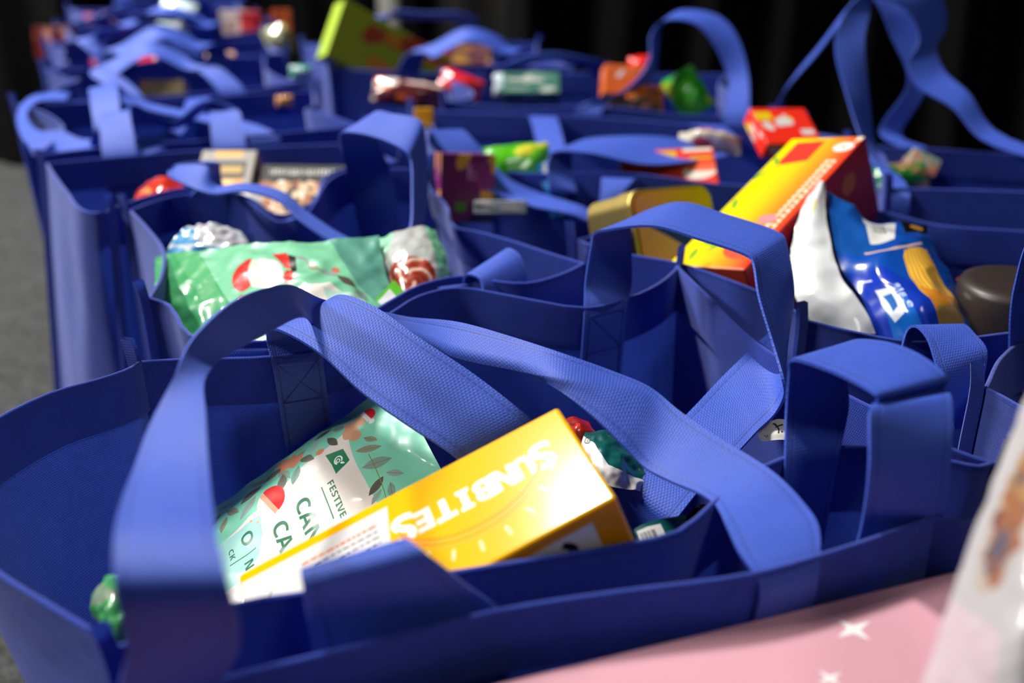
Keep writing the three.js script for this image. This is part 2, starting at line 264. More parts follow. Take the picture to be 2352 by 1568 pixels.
// bag with the yellow snack box and the mint candy pack
const bag1 = makeBag({
  label: 'blue reusable shopping bag holding the yellow snack box and mint green candy pack',
  rim: {
    back: prs([[320, 830], [400, 825], [480, 823], [620, 818], [740, 800], [890, 722], [960, 680, 0.004], [1050, 660, 0.006], [1190, 682, 0.004], [1345, 706], [1440, 684], [1510, 652], [1557, 612]]),
    right: prs([[1557, 612], [1620, 672], [1725, 775], [1830, 845], [1937, 901], [2060, 962], [2182, 1027], [2284, 1064]]),
    front: prs([[2284, 1064], [2250, 1074], [2182, 1061], [2080, 1040], [1954, 1029, 0.004], [1870, 1038, 0.004], [1763, 1071, 0.003], [1690, 1120], [1640, 1160], [1560, 1225], [1433, 1255], [1250, 1285], [1030, 1320], [860, 1345], [690, 1368], [560, 1388], [400, 1440], [272, 1492]]),
    left: prs([[272, 1492], [120, 1400], [0, 1325], [-110, 1230], [-140, 1120], [-80, 1010], [0, 956], [120, 900], [220, 872], [290, 848], [320, 830]]),
  },
  base: [V(-0.185, 0.004, -0.5), V(0.11, 0.004, -0.6), V(0.19, 0.004, -0.405), V(-0.12, 0.004, -0.305)],
  handles: [
    withStitch((b) => [
      ...b.sewn('back', b.sAt('back', 678), 0.03, 0.0035),
      S2([612, 780, 0.566], [738, 745, 0.575]), S2([617, 758, 0.55], [748, 702, 0.572]), S2([650, 762, 0.532], [780, 679, 0.562]), S2([735, 812, 0.516], [860, 706, 0.546]), S2([830, 900, 0.502], [960, 775, 0.53]), S2([930, 972, 0.492], [1090, 862, 0.52]), S2([1040, 1045, 0.49], [1210, 955, 0.512]),
      S2([1130, 1130, 0.505], [1300, 1030, 0.525]), S2([1270, 1230, 0.53], [1380, 1110, 0.55]), S2([1400, 1290, 0.54], [1370, 1160, 0.562]), S2([1510, 1240, 0.515], [1400, 1122, 0.545]),
      S2([1550, 1196, 0.502], [1422, 1100, 0.522]), S2([1620, 1110, 0.515], [1500, 1026, 0.537]), S2([1695, 1038, 0.53], [1580, 950, 0.556]), S2([1740, 990, 0.54], [1660, 866, 0.58]), S2([1785, 945, 0.547], [1745, 785, 0.598]), S2([1803, 905, 0.545], [1792, 745, 0.602]), S2([1798, 870, 0.542], [1816, 718, 0.594]), S2([1775, 790, 0.55], [1822, 690, 0.585]), S2([1742, 680, 0.56], [1820, 640, 0.587]),
      S2([1727, 598, 0.57], [1804, 556, 0.602]), S2([1716, 588, 0.572], [1796, 540, 0.606]), S2([1600, 548, 0.587], [1665, 493, 0.625]), S2([1500, 520, 0.602], [1560, 466, 0.64]), S2([1400, 528, 0.617], [1470, 492, 0.65]), S2([1363, 538, 0.625], [1450, 506, 0.652]), S2([1357, 565, 0.628], [1448, 540, 0.65]), S2([1344, 650, 0.638], [1450, 652, 0.648]),
      ...b.sewn('back', b.sAt('back', 1390), 0.03, 0.0035).reverse(),
    ], []),
    (b) => [
      ...b.sewn('front', b.sAt('front', 1872), 0.03, -0.002, true),
      S2([1805, 950, 0.463], [1948, 930, 0.475]), S2([1811, 858, 0.455], [1942, 850, 0.474]), S2([1814, 828, 0.45], [1948, 790, 0.474]), S2([1890, 846, 0.437], [2020, 785, 0.462]), S2([1970, 882, 0.421], [2110, 815, 0.446]), S2([2012, 908, 0.41], [2174, 868, 0.432]), S2([2014, 920, 0.413], [2170, 884, 0.436]), S2([2006, 930, 0.416], [2168, 896, 0.438]), S2([1997, 944, 0.406], [2184, 914, 0.424]),
      S2([1996, 1060, 0.402], [2184, 1030, 0.412]), S2([1986, 1160, 0.412], [2172, 1140, 0.418]), S2([1966, 1250, 0.428], [2152, 1232, 0.43]), S2([1930, 1330, 0.432], [2120, 1330, 0.434]), S2([1800, 1470, 0.424], [1860, 1390, 0.427]), S2([1500, 1500, 0.402], [1520, 1410, 0.405]), S2([1150, 1540, 0.385], [1160, 1450, 0.388]),
      S2([900, 1500, 0.376], [1010, 1450, 0.38]), S2([830, 1430, 0.369], [960, 1410, 0.374]), ...b.sewn('front', b.sAt('front', 880), 0.03, -0.002, true, [0.004, 0.035, 0.062]),
    ],
  ],
  loops: [() => [S2([1074, 694, 0.682], [1168, 650, 0.706]), S2([1064, 645, 0.68], [1150, 590, 0.706]), S2([1072, 632, 0.676], [1166, 572, 0.703]), S2([1100, 640, 0.67], [1192, 585, 0.697]), S2([1108, 660, 0.667], [1208, 625, 0.692]), S2([1108, 694, 0.665], [1212, 690, 0.688])]],
});
{ // thread cross on the two sewn strap ends inside the back panel
  const hd = bag1.root.children.find((c) => c.name === 'handle');
  for (const px of [678, 1390]) {
    const sx = bag1.sAt('back', px), w = 0.0118 / bag1.lengths.back, q = (a, d) => bag1.surf('back', sx + a * w, d, 0.0046);
    const lines = [[q(-1, 0.004), q(1, 0.004)], [q(-1, 0.028), q(1, 0.028)], [q(-1, 0.004), q(-1, 0.06)], [q(1, 0.004), q(1, 0.06)], [q(-1, 0.004), q(1, 0.028)], [q(1, 0.004), q(-1, 0.028)]];
    part('stitching', mergeGeometries(lines.map(([a, b]) => tube([a, a.clone().lerp(b, 0.5), b], 0.00026))), M.thread, hd);
  }
}

// bag behind it with the festive pack
const bag2 = makeBag({
  label: 'blue reusable shopping bag holding the festive green pack and peppermint swirl pack',
  rim: {
    back: [...prs([[296, 484], [360, 460], [430, 445], [530, 441]]), PR(600, 480, -0.006), PR(640, 508, -0.012), PR(700, 492, -0.004), PR(752, 415, 0.01), PR(800, 392, 0.012), PR(930, 388, 0.012), PR(984, 394, 0.01)],
    right: [PR(984, 394, 0.01), PR(986, 425, 0.004), ...prs([[1027, 470], [1050, 522], [1100, 532], [1177, 553], [1260, 580], [1345, 606]])],
    front: prs([[1345, 606], [1290, 632], [1211, 652], [1120, 645], [1060, 636], [970, 655], [890, 698], [760, 770], [650, 783], [500, 786], [432, 770], [385, 702], [340, 685]]),
    left: prs([[340, 685], [366, 640], [372, 577], [335, 525], [296, 484]]),
  },
  base: [V(-0.285, 0.004, -0.765), V(-0.02, 0.004, -0.86), V(0.06, 0.004, -0.665), V(-0.205, 0.004, -0.575)],
  handles: [
    (b) => [
      ...b.sewn('back', b.sAt('back', 474), 0.03, 0.0035),
      S2([468, 415, 0.852], [506, 402, 0.868]), S2([472, 380, 0.845], [502, 376, 0.868]), S2([415, 379, 0.825], [440, 374, 0.85]), S2([386, 402, 0.8], [402, 381, 0.826]), S2([442, 432, 0.788], [476, 384, 0.81]), S2([490, 446, 0.78], [494, 426, 0.806]), S2([560, 440, 0.772], [562, 422, 0.8]), S2([640, 463, 0.765], [646, 440, 0.792]),
      S2([700, 514, 0.752], [706, 488, 0.778]), S2([800, 574, 0.735], [806, 550, 0.761]), S2([880, 590, 0.728], [888, 568, 0.754]), S2([926, 566, 0.735], [950, 560, 0.757]), S2([943, 520, 0.748], [972, 516, 0.77]), S2([946, 440, 0.762], [982, 430, 0.782]), S2([943, 368, 0.772], [975, 310, 0.8]), S2([936, 353, 0.772], [964, 278, 0.804]),
      S2([866, 317, 0.787], [905, 263, 0.816]), S2([784, 306, 0.802], [860, 260, 0.83]), S2([783, 335, 0.822], [868, 322, 0.842]), ...b.sewn('back', b.sAt('back', 835), 0.03, 0.0035).reverse(),
    ],
    arch('front', 0.35, 0.72, { h: -0.06, lean: -0.006, dip: 0.03, fold: 30 }),
  ],
});
const bag3 = makeBag({
  label: 'blue reusable shopping bag holding the black nut box and silver coffee box',
  rim: {
    back: prs([[105, 376], [250, 362], [440, 347], [620, 337], [800, 330]]),
    right: [PR(800, 330), V(-0.135, RIM, -0.99), V(-0.105, RIM, -0.945)],
    front: [V(-0.105, RIM, -0.945), PR(765, 396), PR(715, 470, -0.006), PR(640, 495, -0.014), PR(565, 452), PR(430, 433), PR(340, 452), PR(264, 478)],
    left: [PR(264, 478), PR(230, 490), PR(192, 486), PR(150, 440), PR(120, 400), PR(105, 376)],
  },
  base: [V(-0.46, 0.004, -0.92), V(-0.15, 0.004, -1.0), V(-0.13, 0.004, -0.9), V(-0.335, 0.004, -0.785)],
  handles: [arch('back', 0.28, 0.62, { h: 0.03, lean: -0.07, dip: 0.02 }), arch('front', 0.35, 0.75, { h: -0.06, lean: -0.006, dip: 0.03, fold: 30 })],
});
const bag4 = makeBag({
  label: 'blue reusable shopping bag holding the gold tin, blue chip packet and dark lidded jar',
  rim: {
    back: [PR(1322, 550), V(0.13, RIM, -0.765), V(0.2, RIM, -0.8), ...prs([[2012, 484], [2165, 518], [2352, 531]]), V(0.5, RIM, -0.7)],
    right: [V(0.5, RIM, -0.7), V(0.512, RIM, -0.62), V(0.5, RIM, -0.548)],
    front: [V(0.5, RIM, -0.548), ...prs([[2352, 765], [2230, 778], [2090, 786], [1960, 764], [1852, 738]])],
    left: prs([[1852, 738], [1812, 708], [1760, 680], [1660, 640], [1557, 606], [1445, 586], [1355, 564], [1322, 550]]),
  },
  base: [V(0.07, 0.004, -0.72), V(0.47, 0.004, -0.72), V(0.47, 0.004, -0.57), V(0.18, 0.004, -0.585)],
  handles: [arch('back', 0.45, 0.75, { h: -0.06, lean: -0.006, dip: 0.03, fold: 30 })],
  loops: [() => [S2([2066, 815, 0.583], [2186, 810, 0.59]), S2([2084, 757, 0.582], [2195, 752, 0.59]), S2([2102, 749, 0.575], [2215, 747, 0.583]), S2([2128, 775, 0.565], [2240, 770, 0.573]), S2([2147, 830, 0.556], [2265, 803, 0.564]), S2([2158, 866, 0.553], [2262, 848, 0.562]), S2([2176, 930, 0.556], [2246, 912, 0.564]), S2([2190, 985, 0.565], [2226, 975, 0.57])]],
});
const bagR = makeBag({
  label: 'blue reusable shopping bag holding the teal packet beside the bag of yellow box',
  rim: {
    back: [...prs([[2260, 891], [2300, 817], [2352, 788]]), V(0.34, RIM, -0.525), V(0.55, RIM, -0.5)],
    right: [V(0.55, RIM, -0.5), V(0.585, RIM, -0.43), V(0.58, RIM, -0.36)],
    front: [V(0.58, RIM, -0.36), V(0.44, RIM, -0.345), V(0.31, RIM, -0.34)],
    left: [V(0.31, RIM, -0.34), ...prs([[2440, 992], [2352, 942], [2300, 912], [2260, 891]])],
  },
  base: [V(0.245, 0.004, -0.485), V(0.53, 0.004, -0.485), V(0.56, 0.004, -0.365), V(0.3, 0.004, -0.355)],
  handles: [arch('back', 0.45, 0.8, { h: 0.08, lean: 0.03 })],
});

// ================================================================ bags further back
function quad(c, { y = RIM, bow = 0.008, seed = 1, ...o }) {
  const r = rng(seed), [BL, BR, FR, FL] = c.map(([x, z]) => V(x, y + (r() - 0.5) * 0.012, -z)), mid = BL.clone().add(BR).add(FR).add(FL).multiplyScalar(0.25);
  const side = (a, b, k) => [0, 0.25, 0.5, 0.75, 1].map((t) => { const p = a.clone().lerp(b, t); return t === 0 || t === 1 ? p : p.addScaledVector(p.clone().sub(mid).setY(0).normalize(), Math.sin(t * Math.PI) * k * (0.4 + r())).setY(p.y + (r() - 0.6) * 0.012); });
  return makeBag({ fine: false, rim: { back: side(BL, BR, bow), right: side(BR, FR, -0.03), front: side(FR, FL, bow), left: side(FL, BL, -0.03) }, bulge: 0.004, ...o });
}
quad([[-0.565, 1.2], [-0.25, 1.335], [-0.16, 1.1], [-0.462, 0.99]], { seed: 3, label: 'blue reusable shopping bag with a looped handle flopped over its carpet side', handles: [
  (b) => [...b.sewn('front', 0.68, 0.03, -0.002, true), S2([208, 335, 1.03], [285, 330, 1.03]), S2([215, 300, 1.02], [280, 296, 1.02]), S2([207, 230, 1.05], [272, 210, 1.06]), S2([215, 205, 1.1], [270, 195, 1.13]), S2([290, 240, 1.12], [320, 230, 1.15]), ...b.sewn('front', 0.32, 0.03, -0.002, true).reverse()],
  (b) => [...b.sewn('back', 0.08, 0.03, -0.002), S2([150, 232, 1.22], [160, 215, 1.25]), S2([95, 232, 1.2], [85, 218, 1.22]), S2([62, 262, 1.15], [42, 255, 1.17]), S2([90, 300, 1.1], [60, 330, 1.1]), S2([140, 300, 1.08], [130, 380, 1.06]), S2([190, 320, 1.06], [170, 380, 1.04]), S2([240, 318, 1.05], [225, 352, 1.02]), S2([360, 312, 1.05], [350, 352, 1.02]), ...b.sewn('back', 0.6, 0.03, -0.002).reverse()]] });
quad([[-0.11, 1.17], [0.3, 1.09], [0.275, 0.87], [-0.085, 0.955]], { seed: 5, label: 'blue reusable shopping bag holding the purple pack, bright green pack and red box', handles: [
  (b) => [...b.sewn('front', 0.85, 0.03, -0.002, true), S2([985, 330, 0.95], [1050, 315, 0.96]), S2([988, 300, 0.95], [1060, 298, 0.97]), S2([1012, 332, 0.94], [1090, 325, 0.96]), S2([1072, 400, 0.93], [1160, 405, 0.95]), S2([1180, 462, 0.91], [1230, 440, 0.94]), S2([1320, 494, 0.88], [1330, 472, 0.91]), S2([1360, 510, 0.88], [1380, 490, 0.9]), ...b.sewn('front', 0.5, 0.03, -0.002, true).reverse()],
  (b) => [...b.sewn('back', 0.35, 0.03, -0.002), S2([1262, 440, 0.93], [1325, 445, 0.93]), S2([1258, 375, 0.93], [1312, 370, 0.95]), S2([1268, 352, 0.93], [1330, 325, 0.98]), S2([1350, 352, 0.92], [1450, 313, 0.98]), S2([1480, 378, 0.92], [1560, 320, 0.99]), S2([1600, 370, 0.94], [1625, 342, 1.0]), S2([1680, 350, 1.0], [1700, 330, 1.04]), ...b.sewn('back', 0.75, 0.03, -0.002).reverse()]] });
quad([[0.34, 1.04], [0.67, 0.98], [0.63, 0.76], [0.315, 0.845]], { seed: 7, label: 'blue reusable shopping bag with two tall crossed handles standing upright', handles: [
  (b) => [...b.sewn('front', b.sAt('front', 2010), 0.03, -0.002, true), S2([1985, 340, 0.95], [2012, 345, 0.97]), S2([1945, 220, 0.97], [1995, 215, 0.985]), S2([1918, 105, 0.985], [1985, 95, 0.99]), S2([1935, 40, 0.99], [1995, 40, 1.0]), S2([1975, -5, 1.0], [2010, -10, 1.02]), S2([2080, 20, 1.02], [2160, -10, 1.04]), S2([2110, 90, 1.02], [2172, 60, 1.05]), S2([2085, 150, 1.01], [2150, 115, 1.03]), S2([2110, 200, 1.0], [2170, 165, 1.02]), S2([2190, 250, 0.985], [2225, 215, 1.0]), S2([2255, 320, 0.97], [2285, 300, 0.985]), ...b.sewn('front', 0.3, 0.03, -0.002, true).reverse()],
  (b) => [...b.sewn('back', 0.2, 0.03, -0.002), S2([2020, 300, 1.08], [2070, 310, 1.08]), S2([2085, 190, 1.06], [2125, 205, 1.06]), S2([2050, 90, 1.06], [2110, 80, 1.06]), S2([2000, -5, 1.06], [2050, -20, 1.07]), S2([1960, 20, 1.07], [1975, -5, 1.09]), S2([1880, 120, 1.08], [1890, 95, 1.11]), S2([1785, 240, 1.1], [1800, 225, 1.13]), S2([1800, 290, 1.12], [1830, 290, 1.12]), ...b.sewn('back', 0.02, 0.03, -0.002).reverse()]] });
quad([[-0.09, 1.42], [0.285, 1.4], [0.285, 1.17], [-0.075, 1.215]], { seed: 9, label: 'blue reusable shopping bag holding the orange box, green packet and arched handle', handles: [
  (b) => [...b.sewn('front', 0.1, 0.03, -0.002, true), S2([1672, 180, 1.2], [1718, 170, 1.2]), S2([1632, 90, 1.2], [1690, 80, 1.22]), S2([1590, 52, 1.2], [1645, 35, 1.24]), S2([1520, 50, 1.2], [1560, 25, 1.24]), S2([1495, 80, 1.2], [1520, 60, 1.23]), S2([1490, 140, 1.2], [1510, 130, 1.22]), S2([1430, 210, 1.18], [1500, 180, 1.22]), ...b.sewn('front', 0.55, 0.03, -0.002, true).reverse()],
  arch('back', 0.2, 0.55, { h: 0.02, lean: 0.04, dip: -0.01 })] });
const far = 'blue shopping bags packed in the rear rows';
const FARLABELS = ['blue shopping bag holding the tan and orange carton', 'blue shopping bag holding the tall lime edged carton', 'blue shopping bag holding the coral red packet with green corner', 'blue shopping bag holding the pale mint pack and ruby red carton', 'blue shopping bag holding the dusky rose packet near the drapes'];
[
  [[[-0.635, 1.45], [-0.365, 1.58], [-0.27, 1.36], [-0.55, 1.24]], 0.03, 0.05, 0.03], [[[-0.33, 1.71], [0.04, 1.72], [0.08, 1.5], [-0.25, 1.48]], 0.035, -0.04, -0.02],
  [[[-0.735, 1.7], [-0.4, 1.85], [-0.35, 1.64], [-0.64, 1.49]], 0.03, -0.05, 0.03],
  [[[-0.82, 1.96], [-0.46, 2.12], [-0.42, 1.9], [-0.74, 1.75]], 0.03, -0.06, 0.01], [[[-0.9, 2.22], [-0.58, 2.36], [-0.51, 2.15], [-0.82, 2.0]], 0.1, 0.01, 0],
].forEach(([c, h, lean, skew], k) => quad(c, { seed: 20 + k, label: FARLABELS[k], group: far, handles: [arch('front', 0.3, 0.68, { h, lean, skew, dip: -0.02 }), arch('back', 0.3, 0.66, { h: h * 0.7 + 0.02, lean: -lean * 0.6, skew: -skew })] }));

// ================================================================ prints
const F = (px, bold = true, fam = 'sans-serif') => `${bold ? 'bold ' : ''}${px}px ${fam}`;
function blob(g, x, y, rx, ry, a, c) { g.fillStyle = c; g.beginPath(); g.ellipse(x, y, rx, ry, a, 0, 7); g.fill(); }
function poly(g, pts, c) { g.fillStyle = c; g.beginPath(); pts.forEach(([x, y], i) => (i ? g.lineTo(x, y) : g.moveTo(x, y))); g.closePath(); g.fill(); }
function bars(g, x, y, w, h, c, seed) { const r = rng(seed); g.fillStyle = c; for (let k = x; k < x + w;) { const t = 2 + r() * 7; g.fillRect(k, y, t, h); k += t + 3 + r() * 6; } }
function leaf(g, x, y, l, w, a, c, vein) { g.save(); g.translate(x, y); g.rotate(a); g.fillStyle = c; g.beginPath(); g.moveTo(-l, 0); g.quadraticCurveTo(0, -w * 1.6, l, 0); g.quadraticCurveTo(0, w * 1.6, -l, 0); g.fill(); g.strokeStyle = vein ?? 'rgba(60,70,60,.6)'; g.lineWidth = 2; g.beginPath(); g.moveTo(-l, 0); g.lineTo(l, 0); g.stroke(); g.restore(); }

const yellow = '#f6b604';
const snackFront = canvas(1536, 640, (g, w, h) => {
  g.fillStyle = yellow; g.fillRect(0, 0, w, h);
  g.fillStyle = '#ddd8d2'; poly(g, [[0, h * 0.09], [w * 0.452, h * 0.09], [w * 0.43, h * 0.4], [w * 0.42, h], [0, h]], '#ddd8d2');
  g.save(); g.translate(w * 0.685, h * 0.375); g.rotate(Math.PI + 0.0); g.strokeStyle = g.fillStyle = '#f8f5f0'; g.textAlign = 'center'; g.textBaseline = 'middle'; g.font = F(150); g.lineWidth = 7;
  'SUNBITES'.split('').forEach((c, i) => { const big = i === 0 || i === 7; g.save(); g.translate((i - 3.5) * 92, big ? 8 : -8 + 3 * Math.abs(i - 3.5)); g.font = F(big ? 215 : 165); g.fillText(c, 0, 0); g.strokeText(c, 0, 0); g.restore(); });
  g.restore();
  g.strokeStyle = '#f59a33'; g.lineCap = 'round';
  for (let k = 0; k < 4; k++) { g.lineWidth = 9 - k; g.strokeStyle = k % 2 ? '#f7ae4a' : '#f08a22'; g.beginPath(); g.ellipse(w * 0.67, h * 0.3 + k * 9, w * 0.215, h * (0.36 + k * 0.015), 0, 0.25, Math.PI - 0.2); g.stroke(); }
  g.strokeStyle = '#fbdcae'; g.lineWidth = 15; for (let k = 0; k < 8; k++) { const a = 0.35 + k * 0.33, x = w * 0.67, y = h * 0.32; g.beginPath(); g.moveTo(x + Math.cos(a) * w * 0.228, y + Math.sin(a) * h * 0.48); g.lineTo(x + Math.cos(a) * w * 0.248, y + Math.sin(a) * h * 0.55); g.stroke(); }
  // small print, upside down like the name
  g.save(); g.translate(w * 0.405, h * 0.2); g.rotate(Math.PI); const r = rng(4);
  g.fillStyle = '#e8743a'; for (let x = 0; x < 330;) { const t = 12 + r() * 26; g.fillRect(x, -14, t, 13); x += t + 7; }
  g.fillStyle = '#5a5a66'; for (let l = 1; l < 4; l++) for (let x = 0; x < 300 - l * 20;) { const t = 10 + r() * 24; g.fillRect(x, -14 - l * 34, t, 9); x += t + 8; }
  for (let l = 0; l < 3; l++) for (let x = 150; x < 400;) { const t = 10 + r() * 20; g.fillRect(x, -250 - l * 30, t, 8); x += t + 8; }
  g.restore(); g.strokeStyle = '#8d7a70'; g.lineWidth = 7; g.beginPath(); g.moveTo(40, h * 0.5); g.lineTo(130, h * 0.3); g.stroke(); blob(g, 60, h * 0.56, 26, 10, -0.6, '#c3412b');
});
const snackSide = canvas(1024, 340, (g, w, h) => {
  g.fillStyle = '#ee9606'; g.fillRect(0, 0, w, h); g.fillStyle = '#e9e4df'; g.fillRect(w * 0.66, h * 0.14, w * 0.26, h * 0.86);
  g.strokeStyle = '#1b1715'; g.lineWidth = 26; g.beginPath(); g.arc(w * 0.8, h * 0.36, 50, -1.0, 0.6); g.stroke(); g.lineWidth = 20; g.beginPath(); g.arc(w * 0.785, h * 0.36, 46, 2.1, 4.0); g.stroke(); bars(g, w * 0.765, h * 0.3, 36, 36, '#2a2420', 3);
  g.fillStyle = '#f7d9a0'; const r = rng(8); for (let l = 0; l < 4; l++) for (let x = w * 0.43; x < w * 0.62;) { const t = 8 + r() * 22; g.fillRect(x, h * (0.42 + l * 0.13), t, 12); x += t + 8; }
});
const snackPlain = card(canvas(64, 64, (g) => { g.fillStyle = yellow; g.fillRect(0, 0, 64, 64); }));
const foliage = (g, pts, seed) => { const r = rng(seed); for (const [x, y, l, a] of pts) leaf(g, x, y, l, l * (0.42 + r() * 0.16), a, ['#8fa79b', '#6d6a5c', '#a5bbb0', '#5c5348', '#7f9a8a', '#8c8f70'][Math.floor(r() * 6)]); };
const candyFront = canvas(1024, 1496, (g, w, h) => {
  const X = (a) => ((a < 0.3 ? a * 1.3 : a + 0.09) / 1.6) * w, Y = (b) => ((b + 0.14) / 1.6) * h;
  g.fillStyle = '#7fd0b0'; g.fillRect(0, 0, w, h);
  g.fillStyle = '#e4dacf'; g.beginPath(); g.moveTo(X(0.2), Y(0.2)); g.quadraticCurveTo(X(0.45), Y(0.24), X(0.72), Y(0.22)); g.lineTo(X(1.3), Y(0.2)); g.lineTo(X(1.45), Y(1.45)); g.lineTo(X(0.5), Y(1.45)); g.quadraticCurveTo(X(0.4), Y(0.8), X(0.25), Y(0.5)); g.closePath(); g.fill();
  poly(g, [[X(0.42), Y(0.78)], [X(0.62), Y(0.79)], [X(0.78), Y(0.84)], [X(0.88), Y(0.95)], [X(0.9), Y(1.45)], [X(0.4), Y(1.45)]], '#9fd2c6');
  foliage(g, [[X(0.12), Y(0.24), 50, 2.2], [X(0.2), Y(0.3), 56, 2.8], [X(0.06), Y(0.34), 52, 1.6], [X(0.14), Y(0.4), 56, 0.6], [X(0.2), Y(0.46), 54, 2.4], [X(0.1), Y(0.5), 46, 1.2], [X(0.2), Y(0.6), 60, 2.7], [X(0.12), Y(0.66), 66, 1.5], [X(0.26), Y(0.62), 58, 0.2], [X(0.28), Y(0.54), 60, 0.5], [X(0.08), Y(0.76), 56, 2.0], [X(0.17), Y(0.8), 68, 1.2], [X(0.27), Y(0.83), 70, 0.9], [X(0.2), Y(0.92), 56, 2.5], [X(0.08), Y(0.95), 50, 1.8], [X(0.16), Y(1.04), 50, 1.1], [X(0.26), Y(0.98), 52, 0.4], [X(0.1), Y(1.12), 46, 2.2],
    [X(0.5), Y(0.14), 70, 5.2], [X(0.4), Y(0.11), 44, 5.6], [X(0.68), Y(0.13), 76, 5.0], [X(0.86), Y(0.07), 46, 5.4], [X(0.88), Y(0.18), 58, 1.0], [X(1.0), Y(0.12), 52, 0.2], [X(0.98), Y(0.2), 44, 0.9]], 5);
  g.strokeStyle = '#7a8a3a'; g.lineWidth = 4; g.beginPath(); g.moveTo(X(0.56), Y(0.15)); g.quadraticCurveTo(X(0.8), Y(0.14), X(1.05), Y(0.16)); g.stroke();
  poly(g, [[X(0.02), Y(0.6)], [X(0.05), Y(0.55)], [X(0.03), Y(0.52)], [X(0.09), Y(0.51)], [X(0.1), Y(0.46)], [X(0.16), Y(0.49)], [X(0.2), Y(0.54)], [X(0.16), Y(0.57)], [X(0.17), Y(0.62)], [X(0.1), Y(0.61)], [X(0.06), Y(0.65)]], '#dc8f63');
  blob(g, X(0.22), Y(0.38), 18, 24, 0, '#d98a5c'); blob(g, X(0.43), Y(0.83), 8, 7, 0, '#e5a05a'); blob(g, X(0.48), Y(0.8), 8, 7, 0, '#e5a05a');
  // round hanging ornament, half red and half white
  { const x = X(0.365), y = Y(0.705); g.save(); g.translate(x, y); g.scale(1.25, 1); const r = 78; blob(g, 0, 0, r, r, 0, '#e7ddd6'); g.save(); g.rotate(-0.35); g.fillStyle = '#e0a07c'; g.fillRect(-r * 0.97, -18, r * 1.94, 42); g.beginPath(); g.arc(0, 0, r, Math.PI, 0); g.fillStyle = '#d6231c'; g.fill(); g.restore(); g.restore(); g.strokeStyle = '#e8c79a'; g.lineWidth = 4; g.beginPath(); g.moveTo(x + 40, y - 70); g.quadraticCurveTo(x + 30, y - 150, x + 50, y - 220); g.stroke(); }
  // plain biscuit with a red and white cap
  { const x = X(0.17), y = Y(0.12); blob(g, x - 22, y + 66, 26, 26, 0, '#cf9a72'); blob(g, x + 44, y + 66, 60, 44, 0.4, '#cf9a72'); blob(g, x + 96, y + 54, 36, 34, 0, '#cf9a72'); blob(g, x, y, 48, 50, 0, '#d3a17b'); g.save(); g.translate(x - 6, y - 34); g.rotate(-0.2); blob(g, 0, -18, 50, 34, 0, '#d6231c'); g.fillStyle = '#efe8e2'; g.fillRect(-52, -8, 104, 24); g.restore(); blob(g, x + 60, y - 50, 17, 16, 0, '#efe8e2'); }
  poly(g, [[X(0.28), Y(0.36)], [X(0.34), Y(0.26)], [X(0.5), Y(0.25)], [X(0.55), Y(0.34)], [X(0.42), Y(0.345)]], '#1c7a4c');
  g.strokeStyle = '#f4f4ee'; g.lineWidth = 8; g.beginPath(); g.ellipse(X(0.42), Y(0.305), 26, 20, 0, 0.6, 5.6); g.stroke(); g.lineWidth = 6; g.beginPath(); g.ellipse(X(0.425), Y(0.307), 12, 9, 0, 0, 6.2); g.stroke(); leaf(g, X(0.475), Y(0.29), 16, 8, -0.7, '#f4f4ee', '#f4f4ee');
  g.fillStyle = '#1b6a45'; g.textAlign = 'left'; g.textBaseline = 'alphabetic'; const word = (t, a, b, f, k) => { g.save(); g.translate(X(a), Y(b)); g.scale(k, 1); g.font = F(f); g.fillText(t, 0, 0); g.restore(); };
  word('FESTIVE', 0.57, 0.4, 46, 1.5); g.fillRect(X(0.58), Y(0.43), 220, 6); word('CANDY', 0.55, 0.59, 104, 1.45); word('CANES', 0.61, 0.735, 104, 1.45); word('O', 0.49, 0.905, 86, 1.35); g.fillRect(X(0.69), Y(0.843), 6, 140); word('N', 0.75, 0.92, 62, 1.4); word('CK', 0.55, 0.985, 38, 1.4);
});
